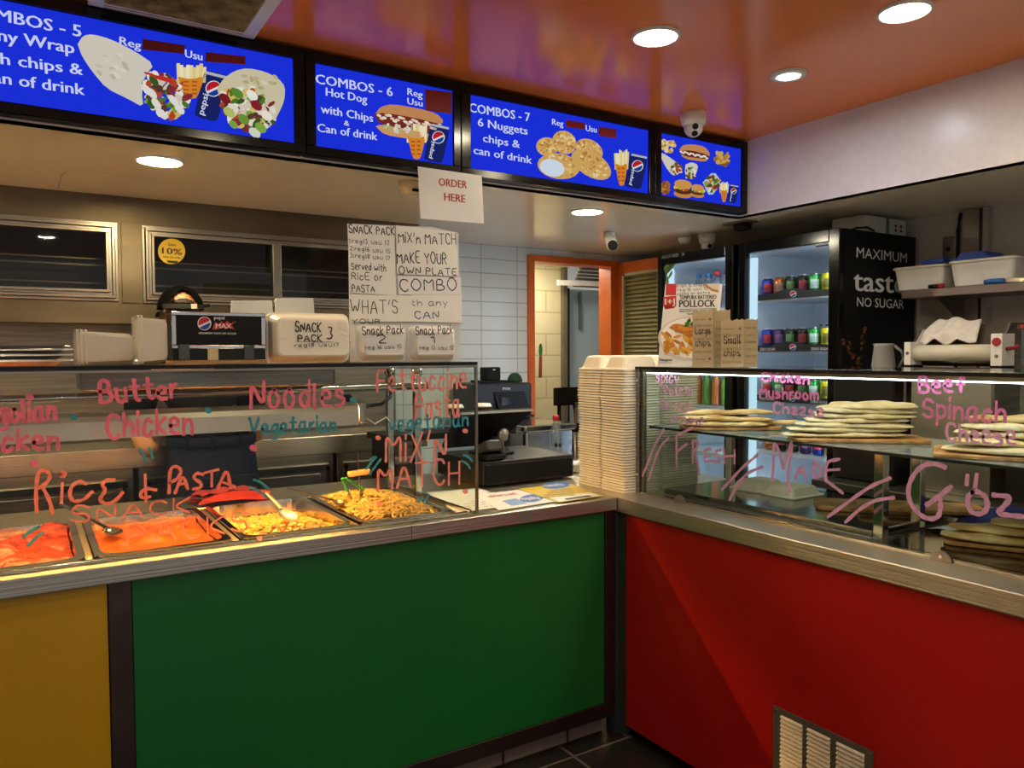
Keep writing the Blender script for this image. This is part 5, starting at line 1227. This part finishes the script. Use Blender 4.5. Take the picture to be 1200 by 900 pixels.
for i in range(10): oval(g.use(solid(rnd.choice(['3b6a24', '5c8a34', '27501a']))), pl, 807+rnd.uniform(-4, 8), 381+rnd.uniform(-6, 3), 3, 1.5, rnd.uniform(0, 180), 4.9, 7)
shape(g.use(solid('b98448')), pl, [(824, 332.5), (843, 332.4), (841.5, 343), (834, 341), (828, 337)], 1.2); shape(g.use(solid('cfc4b4')), pl, [(828, 332.4), (843, 332.4), (841.8, 340), (835, 338.5), (830, 335)], 1.6)
shape(g.use(solid('c0282a')), pl, [(780.5, 332.5), (793, 332.5), (792, 346), (780, 346)], 1)
shape(g.use(solid('c0282a')), pl, [(777.5, 348), (792.5, 346.5), (792.5, 358), (790, 361), (779.5, 362), (777, 358)], 1); shape(g.use(solid('c0282a')), pl, [(779, 358), (790.5, 357), (790, 361), (779.5, 362.5)], 1)
g.use(WHITEINK); printed(g, pl, 'I+J', (779.3, 357), (790.8, 356.5), 7, 2)
g.use(INK); printed(g, pl, 'TEMPURA BATTERED', (796.5, 351), (839.5, 350), 4.6, 1.2); printed(g, pl, 'POLLOCK', (796, 360), (838, 359.5), 8.2, 1.2)
printed(g, pl, 'HIGH PORTION, HAND DIPPED', (796, 366), (840, 364.5), 2.2, 1.2); printed(g, pl, 'TEMPURA STYLE', (805, 369.3), (832, 368.5), 2.2, 1.2)
shape(g, pl, [(796, 362.3), (840, 361.3), (840, 361.8), (796, 362.8)], 1.2); printed(g, pl, 'Sunpixt', (772.5, 423), (787.5, 423.3), 3.4, 1.2); shape(g, pl, [(772, 424.8), (788, 425), (788, 425.4), (772, 425.2)], 1.2)
g.use(INKB)
hand(g, pl, 'Fish & chips', (794, 337), (826, 335), 4, .0018); hand(g, pl, 'reg 16 usu 15', (794, 341.5), (829, 339.5), 3.5, .0016); hand(g, pl, 'salad or extra', (793, 346), (832, 344), 3, .0016)
oval(g.use(solid('2a4fa8')), pl, 817, 419, 3, 4, 0, 1.2, 14)
g.build('print', None, c)
KRAFT = mat('printed_kraft', '#c9b491', .7, amt=.06, noise=10); KRAFT2 = mat('kraft_side', '#b7a582', .7, amt=.06)
def packet(lab, f0, f1, s1, h, words, k):
    """open topped paper chip packet: front face f0-f1, side face f1-s1"""
    t = thing('chip_packet', lab, 'chip packet', (f0+f1)/2)
    z = V((0, 0, h)); d = s1-f1
    def zig(a, b, hh, n=9): return [a+(b-a)*(i/n)+V((0, 0, hh+(.006 if i % 2 else 0))) for i in range(n+1)]
    g = G().use(KRAFT).prism([f0]+zig(f0, f1, h)+[f1], d*.04)
    fb = f0+d; g.prism([fb]+zig(fb, f1+d, h+.006)+[f1+d], -d*.02)
    g.use(KRAFT2); g.prism([f1]+zig(f1, s1, h+.003, 7)+[s1], (f0-f1)*.02); g.prism([f0]+zig(f0, f0+d, h+.003, 7)+[f0+d], (f1-f0)*.02)
    g.box(-.001, .001, -.001, .001, 0, .001, Matrix.Translation(f0+(f1-f0)*.5+d*.5))
    b = g.build('paper_packet', None, t)
    pl = Plane(f0, f1-f0, (0, 0, 1), .001); w = (f1-f0).length
    g = G().use(INK)
    def line(p2, tx, x0, x1, yy, hh, ww):
        a = p2.at(x0, yy); b_ = p2.at(x1, yy)
        st = []; x = 0; L = []
        for ch in tx:
            if ch == ' ': x += 4; continue
            s_ = [[(int(q[0]), int(q[1])-2) for q in s.split()] for s in GLY[ch].split('|')]; L.append((x, s_)); x += max(q[0] for s in s_ for q in s)+2.2
        for xx, s_ in L:
            for s in s_: stroke(g, p2, smooth2([(x0+(x1-x0)*(xx+c)/x, yy+hh*dd/6) for c, dd in s]), ww)
    def star(p2, cx, cy, r):
        for a in (0, 60, 120): stroke(g, p2, [(cx-r*math.cos(math.radians(a)), cy-r*math.sin(math.radians(a))), (cx+r*math.cos(math.radians(a)), cy+r*math.sin(math.radians(a)))], .0018)
    yy = h-.03; i = 0
    while yy > .01:
        if i % 2 == 0: line(pl, 'fresh tasty', w*.1, w*.62, yy, .005, .0008); star(pl, w*.82, yy+.003, .006)
        else: line(pl, 'GOOD FOOD', w*.08, w*.92, yy, .009, .0009)
        yy -= .026; i += 1
    words_y = words[0][1]
    for tx, y, hh in words: line(pl, tx, w*.14, w*.88, y, hh, .0026)
    p2 = Plane(f1, s1-f1, (0, 0, 1), .001); w2 = (s1-f1).length
    for i in range(int(h/.028)): line(p2, 'GOOD FOOD' if i % 2 else 'tasty', w2*.1, w2*.9, .012+i*.027, .007, .0008)
    g.build('print', None, b)
packet('tall kraft packet marked large chips in front of the pollock poster', V((2.24, 2.2, TR)), V((2.29, 2.135, TR)), V((2.35, 2.105, TR)), .215, [('Large', .13, .028), ('chips', .085, .026)], 0)
packet('shorter kraft packet marked small chips, right of the large one', V((2.275, 2.085, TR)), V((2.327, 2.015, TR)), V((2.38, 1.995, TR)), .175, [('Small', .09, .03), ('chips', .045, .026)], 1)
# ================================================================ DRINK FRIDGES
FX, FB, FT = 3.6, 4.3, 2.185
COLD = mat('fridge_interior', '#e6eef6', .4, amt=.03)
def fridge(name, lab, y0, y1, shelves, ledy):
    t = thing('drink_fridge', lab, 'fridge', (FX+.35, (y0+y1)/2, FL))
    g = G().use(BLACKM)
    g.box(FX+.04, FB, y0, y0+.03, FL, FT); g.box(FX+.04, FB, y1-.03, y1, FL, FT); g.box(FX+.04, FB, y0+.03, y1-.03, FT-.05, FT); g.box(FX+.04, FB, y0+.03, y1-.03, FL, .12); g.box(FB-.03, FB, y0+.03, y1-.03, .12, FT-.05)
    cab = g.build('cabinet', None, t)
    g = G().use(COLD); a, b = y0+.031, y1-.031
    g.box(FX+.05, FB-.04, a, a+.012, .13, FT-.06); g.box(FX+.05, FB-.04, b-.012, b, .13, FT-.06); g.box(FB-.04, FB-.031, a, b, .13, FT-.06); g.box(FX+.05, FB-.04, a+.012, b-.012, FT-.065, FT-.052)
    g.use(mat('fridge_slot', '#4a5560', .5))
    for z in (1.98, 1.68, 1.38):
        for k in range(12): yy = a+.06+k*(b-a-.12)/11; g.box(FB-.042, FB-.0395, yy-.009, yy+.009, z, z+.014); g.box(FB-.042, FB-.0395, yy-.009, yy+.009, z+.02, z+.03)
    g.build('liner', None, t)
    for z in shelves:
        s = G().use(mat('shelf_wire', '#d8dde2', .3, .4)).box(FX+.075, FB-.06, a+.02, b-.02, z-.012, z-.004); g_ = s.box(FX+.07, FX+.078, a+.02, b-.02, z-.02, z); s.build('shelf', None, t)
    g = G().use(BLACKG)
    g.box(FX, FX+.036, y0, y0+.064, FL+.05, FT); g.box(FX, FX+.036, y1-.05, y1, FL+.05, FT); g.box(FX, FX+.036, y0+.064, y1-.05, FT-.066, FT); g.box(FX, FX+.036, y0+.064, y1-.05, FL+.05, .16)
    d = g.build('door_frame', None, t, bevel=.004)
    G().box(FX+.012, FX+.018, y0+.062, y1-.048, .155, FT-.064).build('door_glass', GLASSF, t)
    G().box(FX+.052, FX+.07, a+.014, a+.03, .2, FT-.09).build('light_strip', glow('hidden_fridge_fill', '#dcecff', L_FRIDGE), t)  # unseen strip behind the door frame, added to light the interior
    G().box(FX+.052, FX+.07, b-.055, b-.014, .2, FT-.09).build('light_strip', glow('fridge_door_led', '#c4e2ec', L_FRIDGE*.05), t)
    return t, cab, d
RS = [1.852, 1.553, 1.262, .96, .65, .35]
LS = [1.815, 1.5, 1.2, .9, .6, .3]
fr, cab, dr = fridge('r', 'black glass door drink fridge with white lettering on its side, nearest the shelf wall', 2.492, 3.165, RS, 0)
fl, cabl, dl = fridge('l', 'black glass door drink fridge behind the pollock poster, beside the louvred door', 3.205, 3.86, LS, 0)
# lettering on the side
pl = Plane((0, 2.492, 0), (1, 0, 0), (0, 0, 1), .0012)
g = G().use(WHITEINK)
printed(g, pl, 'MAXIMUM', (1003.5, 301.5), (1062.5, 308), 12, 1, False); printed(g, pl, 'taste', (1000, 340.5), (1060, 344), 25, 1, True); printed(g, pl, 'NO SUGAR', (1004, 359), (1059, 362), 11, 1, False)
g.build('lettering', None, cab)
g = G(); rnd = random.Random(12)
br = ['4a2a18', '7d3f24', '2c1a12', '8a5230', '5c3420']
for p, q, n_ in (((989, 398), (1008, 430), 26), ((1011, 383), (1010, 420), 8), ((996, 440), (1002, 478), 22)):
    for i in range(n_):
        f_ = i/n_; oval(g.use(solid(rnd.choice(br))), pl, p[0]+(q[0]-p[0])*f_+rnd.uniform(-3, 3), p[1]+(q[1]-p[1])*f_+rnd.uniform(-4, 4), rnd.uniform(1, 3.2), rnd.uniform(.8, 2.4), rnd.uniform(0, 180), 1+i*.02, 9)
g.build('cola_splash_print', None, cab)
pf = Plane((FX, 0, 0), (0, -1, 0), (0, 0, 1), .0012)
g = G().use(mat('grey_ink', '#b4b7bb', .5)); printed(g, pf, 'HUXFORD', (776, 303.5), (795, 300.6), 3.6, 1)
for a in (0, 60, 120):
    c, s = math.cos(math.radians(a)), math.sin(math.radians(a)); q = pf.px(800.5, 298); stroke(g, pf, [(q[0]-.014*c, q[1]-.014*s), (q[0]+.014*c, q[1]+.014*s)], .004)
g.build('lettering', None, dl)
pg = Plane((FX+.011, 0, 0), (0, -1, 0), (0, 0, 1), .0006)
g = G()
for p in ([(781, 322), (783, 310), (790, 306), (792, 309), (786, 317)], [(778, 314), (781, 308), (783, 316), (781, 324)], [(784, 322), (788, 316), (788, 322), (783, 328)], [(780, 330), (783, 322), (784, 332), (782, 345), (779, 344)]): shape(g.use(solid(random.choice(['4f7a3a', '3c6430', '6b8f4a']))), pg, p, 1, 1)
g.build('leaf_sticker', None, dl)
g = G().use(solid('cfd6e2')); shape(g, pg, [(956, 284.5), (971, 282.3), (971, 287), (956, 289)], 1); shape(g.use(solid('20264a')), pg, [(956, 288), (971, 285.8), (971, 288), (956, 290)], 1.5); g.build('door_sticker', None, dr)
# shelf price strips with round logos
for z, nm in ((1.852, 0), (1.553, 1), (1.262, 2)):
    g = G().use(mat('strip_black', '#23262b', .4)).box(FX+.06, FX+.066, 2.56, 3.07, z-.012, z+.024)
    pts = [(FX+.059, 2.72+.24*i/10, z+.024+.02*math.sin(math.pi*i/10)) for i in range(11)]; g.prism(pts, (.005, 0, 0)); s = g.build('price_strip', None, fr)
    lp = Plane((FX+.0585, 0, 0), (0, -1, 0), (0, 0, 1), .0008); q = V((FX+.0585, 2.82, z+.012)); d = q-CP; cx, cy = 600+900*d.dot(CR)/d.dot(CF), 450-900*d.dot(CU)/d.dot(CF)
    g = G(); logo(g, lp, cx, cy, 3.4, 1, solid); g.use(WHITEINK)
    def q2(y, zz): d = V((FX+.0585, y, zz))-CP; return (600+900*d.dot(CR)/d.dot(CF), 450-900*d.dot(CU)/d.dot(CF))
    if nm: printed(g, lp, 'ZERO SUGAR', q2(2.7, z-.006), q2(2.58, z-.006), 3, 1); printed(g, lp, 'ZERO SUGAR', q2(3.05, z-.006), q2(2.94, z-.006), 3, 1)
    g.build('strip_print', None, s)
    G().box(FX+.067, FX+.069, 2.57, 3.06, z+.03, z+.07).build('clear_guard', glass('guard_plastic', (.93, .95, .97), .08), fr)
# cans
def can(y, x, z, body, lab, grp, band=None):
    t = thing('drink_can', lab, 'drink can', (x, y, z), grp)
    G().lathe([(.024, 0), (.0325, .01), (.0325, .102), (.0265, .115)], (x, y, z), 18).build('can_body', body, t)
    G().lathe([(.0272, .112), (.0278, .117), (.0255, .119), (.024, .115)], (x, y, z), 18).build('lid', CHROME, t)
    if band:
        g = G().use(band); b = math.atan2(-y-.3, -x)
        n = 8; rs = [[V((x+.0329*math.cos(b+(-.75+1.5*i/n)), y+.0329*math.sin(b+(-.75+1.5*i/n)), z+zz)) for i in range(n+1)] for zz in (.035, .085)]
        g.loft(rs, closed=False, smooth=True); g.build('can_print', None, t)
    return t
CANS = {c: mat('can_'+c, h, .25, .5, amt=.08) for c, h in dict(blue='#1c3fa8', orange='#d0763a', darkgreen='#20372a', black='#1b1b1f', green='#2c9a4a', yellow='#d8c828', purple='#4c3466', silver='#b9bcc2').items()}
BAND = {c: mat('canband_'+c, h, .35, amt=.15, noise=90) for c, h in dict(blue='#c23038', orange='#c9a48a', darkgreen='#6a8f5a', black='#a8404a', green='#c9e2cf', yellow='#5d5a18', purple='#8a6aa0', silver='#d04a3a').items()}
rows = [('top', 1.854, ['blue', 'orange', 'darkgreen', 'black', 'green', 'yellow'], 3.045, .08),
        ('second', 1.555, ['blue', 'purple', 'darkgreen', 'black', 'green', 'yellow'], 3.045, .08),
        ('third', 1.264, ['silver', 'green', 'black', 'darkgreen', 'green', 'yellow'], 3.045, .08)]
for nm, z, cs, ys, dy in rows:
    for r, w in enumerate(('front', 'middle', 'rear')):
        for i, c in enumerate(cs):
            nth = 'left hand ' if cs.count(c) > 1 and cs.index(c) == i else ('right hand ' if cs.count(c) > 1 else '')
            can(ys-i*dy+(.03 if r and c == 'blue' else 0), FX+.115+r*.085+(.006 if i % 2 else 0), z, CANS[c], '%s%s drink can in the %s row of the %s fridge shelf' % (nth, c.replace('dark', 'dark '), w, nm), 'cans on the %s shelf of the right fridge' % nm, BAND[c] if r == 0 else None)
# bottles in the left fridge
for r in range(2):
    for i, (y, c) in enumerate(((3.61, BLUECAP), (3.53, BLUECAP), (3.45, REDCAP), (3.37, REDCAP), (3.295, REDCAP))):
        nth = ['leftmost blue capped', 'second blue capped', 'leftmost red capped', 'middle red capped', 'rightmost red capped'][i]
        bottle(FX+.13+r*.1, y, LS[0]+.001, .235, .035, c, '%s water bottle in the %s row of the left fridge' % (nth, ('front', 'rear')[r]), 'water bottles in the left fridge')
for i in range(5):
    bottle(FX+.13, 3.61-.08*i, LS[2]+.001, .22, .033, [REDCAP, BLUECAP][i % 2], '%s bottle on the lower shelf of the left fridge, seen through the bread cabinet' % ['leftmost', 'second', 'middle', 'fourth', 'rightmost'][i], 'bottles on the lower shelf of the left fridge', mat('green_drink' if i % 2 else 'amber_drink', '#5f8a3a' if i % 2 else '#b8662c', .15, coat=.5))
for i in range(6):
    c = ['orange', 'black', 'darkgreen', 'purple', 'blue', 'yellow'][i]
    can(3.02-.083*i, FX+.115, RS[3]+.003, CANS[c], '%s drink can on the fourth fridge shelf, seen through the bread cabinet' % c.replace('dark', 'dark '), 'cans on the fourth shelf of the right fridge', BAND[c])
# box on the fridge
t = thing('cardboard_box', 'white box with a green edge on top of the right fridge', 'box', (4.0, 2.6, FT))
G().box(3.86, 4.25, 2.52, 2.72, FT+.001, FT+.095).build('carton', mat('box_white', '#b9b7ae', .6, amt=.04), t, bevel=.002)
G().box(4.055, 4.085, 2.5185, 2.5195, FT+.002, FT+.094).build('green_stripe', mat('box_green', '#4d7a35', .6), t)
g = G().use(INK)
for x in (4.14, 4.19):
    for z in (.05, .025): g.box(x, x+.018, 2.5182, 2.5195, FT+z, FT+z+.014)
g.build('symbols', None, t)
tag(G().tube([(3.78, 2.56, FT+.004), (3.8, 2.53, FT+.02), (3.87, 2.51, FT+.025), (3.93, 2.51, FT+.012)], .006, 8).build('fridge_cable', BLACK, None, (3.85, 2.53, FT)), 'short black cable on top of the right fridge in front of the white box', 'cable')

# ================================================================ THE RIGHT WALL: SHELF, TUBS, DOUGH ROLLER
t = thing('wall_channel', 'grey metal upright channel on the right wall', 'channel', (XR-.02, 2.2, 1))
G().box(XR-.045, XR-.001, 2.14, 2.23, FL, 2.296).build('channel', mat('channel_metal', '#8f857a', .4, .5), t, bevel=.003); G().box(XR-.05, XR-.001, 2.095, 2.12, FL, 2.296).build('flange', mat('flange_grey', '#a59d92', .5), t)
tag(G().tube([(XR-.02, 2.262, 1.4), (XR-.02, 2.262, 2.2), (XR-.015, 2.258, 2.26), (XR-.012, 2.25, 2.29)], .009, 8).build('wall_cable', BLACK, None, (XR-.02, 2.26, 1.8)), 'thick black cable running down the right wall beside the metal channel', 'cable')
t = thing('wall_plate', 'small steel plate with a hole on the right wall above the white tubs', 'plate', (XR-.005, 2.32, 2.1))
G().box(XR-.008, XR-.001, 2.29, 2.35, 2.02, 2.17).build('plate', STEELD, t, bevel=.002); G().lathe([(.012, 0), (.011, .004)], (0, 0, 0), 12, Matrix.Translation((XR-.008, 2.32, 2.1)) @ Matrix.Rotation(-math.pi/2, 4, 'Y')).build('screw', BLACKM, t)
SHF = 1.862
t = thing('wall_shelf', 'dull steel shelf on the right wall carrying white tubs', 'shelf', (4.15, 1.9, SHF))
G().box(3.98, XR-.052, .9, 2.38, SHF-.042, SHF).build('board', mat('shelf_metal', '#8b7d78', .38, .8, amt=.1), t, bevel=.003)
for y in (2.2, 1.3): G().prism([(4.0, y, SHF-.043), (XR-.055, y, SHF-.043), (XR-.055, y, SHF-.2)], (0, .004, 0)).build('bracket', STEELD, t)
def wtub(lab, y0, y1, x0, x1, h, z=SHF+.001):
    t = thing('white_tub', lab, 'plastic tub', ((x0+x1)/2, (y0+y1)/2, z))
    g = G(); rs = []
    def rg(ins, zz, r=.03):
        p = []
        for cx, cy, a0 in ((x1-ins-r, y1-ins-r, 0), (x0+ins+r, y1-ins-r, 90), (x0+ins+r, y0+ins+r, 180), (x1-ins-r, y0+ins+r, 270)):
            for k in range(5): an = math.radians(a0+22.5*k); p.append(V((cx+r*math.cos(an), cy+r*math.sin(an), z+zz)))
        return p
    for ins, zz in ((.03, 0), (.022, .006), (.008, h-.014), (0, h-.013), (0, h-.004), (.006, h), (.014, h-.003), (.028, .008)): rs.append(rg(ins, zz))
    g.loft(rs); g.build('tub', WHITEP, t); return t
wtub('white plastic tub overhanging the left end of the wall shelf', 2.17, 2.455, 4.0, 4.26, .128)
wtub('white plastic tub under the blue lid on the wall shelf', 1.825, 2.15, 3.99, 4.26, .132)
g = G().use(mat('blue_lid', '#1f4bb0', .4)); z = SHF+.134
g.loft([[V((4.02+i*0+dx, dy, zz)) for dx, dy in ((0, 1.95), (.2, 1.95), (.22, 2.14), (.1, 2.17), (0, 2.14))] for i, zz in enumerate((z, z+.012))])
g.loft([[V((4.03+dx, dy, zz)) for dx, dy in ((0, 1.97+q), (.18, 1.97+q), (.19, 2.13-q), (0, 2.12-q))] for zz, q in ((z+.012, 0), (z+.04, .02))])
t = thing('blue_cover', 'blue plastic lid lying on the right white tub', 'lid', (4.12, 2.05, z)); g.build('lid', None, t)
tag(G().prism([(4.0, 2.285, SHF+.132), (4.06, 2.285, SHF+.132), (4.06, 2.172, SHF+.137), (4.0, 2.172, SHF+.137)], (0, 0, .02)).build('blue_scoop', MATS['blue_lid'], None, (4.03, 2.2, SHF+.132)), 'blue plastic scraper bridging the rims of the two white tubs', 'scraper')
t = thing('kitchen_tool', 'black and red handled tool lying on the shelf between the white tubs', 'tool', (3.985, 2.16, SHF))
G().tube([(3.988, 2.235, SHF+.012), (3.988, 2.19, SHF+.012)], .011, 10).build('black_grip', BLACK, t); G().tube([(3.988, 2.189, SHF+.012), (3.988, 2.158, SHF+.012)], .012, 10).build('red_grip', mat('red_grip', '#a3232a', .4), t)
t = thing('knife', 'blue handled knife lying on the shelf before the right tub', 'knife', (3.985, 1.85, SHF))
G().tube([(3.988, 1.96, SHF+.013), (3.988, 1.93, SHF+.016), (3.988, 1.87, SHF+.014)], .012, 10).build('blue_handle', mat('knife_blue', '#2f6fc0', .35), t); G().prism([(3.988, 1.869, SHF+.004), (3.988, 1.869, SHF+.024), (3.988, 1.72, SHF+.02), (3.988, 1.70, SHF+.004)], (.002, 0, 0)).build('blade', STEELS, t)
# bench and dough roller
t = thing('prep_bench', 'steel prep bench under the dough roller', 'bench', (3.7, 1.6, FL))
G().box(3.32, 4.28, .6, 2.44, .86, .9).build('bench_top', STEELD, t, bevel=.003); G().box(3.4, 4.25, .65, 2.4, FL, .858).build('cupboard', BLACKM, t)
t = thing('dough_roller', 'steel dough rolling machine with a white roller and side plates', 'dough roller', (3.6, 1.8, .901))
MX0, YA, YB = 3.42, 1.56, 2.045
G().box(MX0+.04, 3.72, YA+.105, YB-.03, .902, 1.46).build('body', mat('machine_steel', '#c8c2b2', .3, 1, noise=5, amt=.15), t, bevel=.004)
g = G().use(STEELS).prism([(MX0+.03, YB, 1.2), (3.74, YB, 1.2), (3.74, YB, 1.64), (MX0+.16, YB, 1.64), (MX0+.03, YB, 1.5)], (0, -.012, 0)); g.build('left_side_plate', None, t)
g = G().use(STEELD).prism([(MX0+.03, YA+.1, 1.2), (3.74, YA+.1, 1.2), (3.74, YA+.1, 1.66), (MX0+.16, YA+.1, 1.66), (MX0+.03, YA+.1, 1.5)], (0, -.012, 0)); g.build('right_side_plate', None, t)
g = G().use(mat('roller_hood', '#8f877a', .35, .9)).prism([(MX0+.16, YA+.115, 1.56), (MX0+.16, YB-.014, 1.56), (MX0+.26, YB-.014, 1.66), (MX0+.26, YA+.115, 1.66)], (.004, 0, 0)); g.build('sloping_hood', None, t)
G().tube([(MX0+.04, YA+.09, 1.53), (MX0+.04, YB-.05, 1.53)], .036, 24).build('roller', mat('roller_white', '#d6d0bd', .4, amt=.05), t)
G().tube([(MX0+.11, YA+.09, 1.50), (MX0+.11, YB-.05, 1.50)], .03, 20).build('rear_roller', STEELD, t)
G().box(MX0-.005, MX0+.1, YB-.05, YB-.02, 1.475, 1.58).build('left_bearing_plate', WHITEP, t, bevel=.002)
G().box(MX0-.005, MX0+.1, YA+.045, YA+.09, 1.475, 1.61).build('right_bearing_plate', WHITEP, t, bevel=.002)
for y, w in ((YB-.05, .03), (YA+.045, .045)): G().box(MX0-.006, MX0+.1, y, y+w, 1.44, 1.474).build('black_foot', BLACKM, t)
rot = Matrix.Rotation(-math.pi/2, 4, 'Y')
G().lathe([(.018, 0), (.016, .006)], (0, 0, 0), 18, Matrix.Translation((MX0-.005, YA+.067, 1.575)) @ rot).build('red_knob', mat('red_knob', '#9c2028', .4), t)
for y, z in ((YB-.035, 1.53), (YA+.067, 1.515)): G().lathe([(.008, 0), (.006, .004)], (0, 0, 0), 12, Matrix.Translation((MX0-.005, y, z)) @ rot).build('bolt', STEELD, t)
G().tube([(MX0+.03, YA+.045, 1.545), (MX0+.03, YA+.01, 1.55), (MX0+.03, YA, 1.56)], .008, 10).build('red_lever', MATS['red_knob'], t)
g = G().use(mat('cream_cloth', '#d9d4cc', .85, noise=25, bump=.35))
def clf(u, v):
    y = YB-.03-.21*u+.015*math.sin(u*3); s = v
    x = MX0+.25-.1*s; z = 1.69-.1*s+.006*math.sin(u*14+s*3)-.035*abs(u-.45)*(1-s)
    if s > .75: z -= .02*abs(math.sin(u*9))
    return (x-.02*math.sin(u*7)*s*.4-.01, y+.03*(s)*(.5-u)*2, z)
g.grid(clf, 34, 16); o = g.build('white_cloth', None, None, (MX0+.18, 1.85, 1.6)); o.modifiers.new('thick', 'SOLIDIFY').thickness = .006
tag(o, 'crumpled white cloth draped over the dough roller', 'cloth')
t = thing('clear_box', 'clear plastic box with a paper slip behind the right end of the dough roller', 'plastic box', (3.66, 1.56, 1.2))
G().box(3.56, 3.76, 1.44, 1.6, 1.2, 1.63).build('box', PET, t, bevel=.004); G().box(3.55, 3.77, 1.43, 1.61, 1.631, 1.65).build('lid', glass('lid_plastic', (.8, .8, .78), .12, .1), t)
G().box(3.6, 3.603, 1.5, 1.57, 1.52, 1.58).build('paper_slip', PAPER, t); G().box(3.548, 3.5495, 1.54, 1.6, 1.635, 1.647).build('red_label', RED, t)
G().box(3.5, 3.78, 1.4, 1.62, .902, 1.199).build('stand', BLACKM, t)
t = thing('black_appliance', 'black appliance beside the dough roller in front of the lettered fridge side', 'appliance', (3.62, 2.25, .9))
G().rbox(3.45, 3.85, 2.09, 2.42, .902, 1.44, .02).build('case', BLACKM, t)
t = thing('grey_jug', 'grey plastic jug standing in front of the lettered fridge side', 'jug', (3.52, 2.19, 1.441))
G().lathe([(.058, 0), (.056, .01), (.043, .12), (.048, .135), (.044, .135)], (3.52, 2.19, 1.441), 20).build('jug', mat('grey_jug_plastic', '#8e8c89', .4), t)
G().tube([(3.535, 2.145, 1.565), (3.545, 2.115, 1.54), (3.55, 2.108, 1.5), (3.545, 2.13, 1.455)], .007, 8).build('handle', mat('grey_jug_plastic', '#8e8c89'), t)
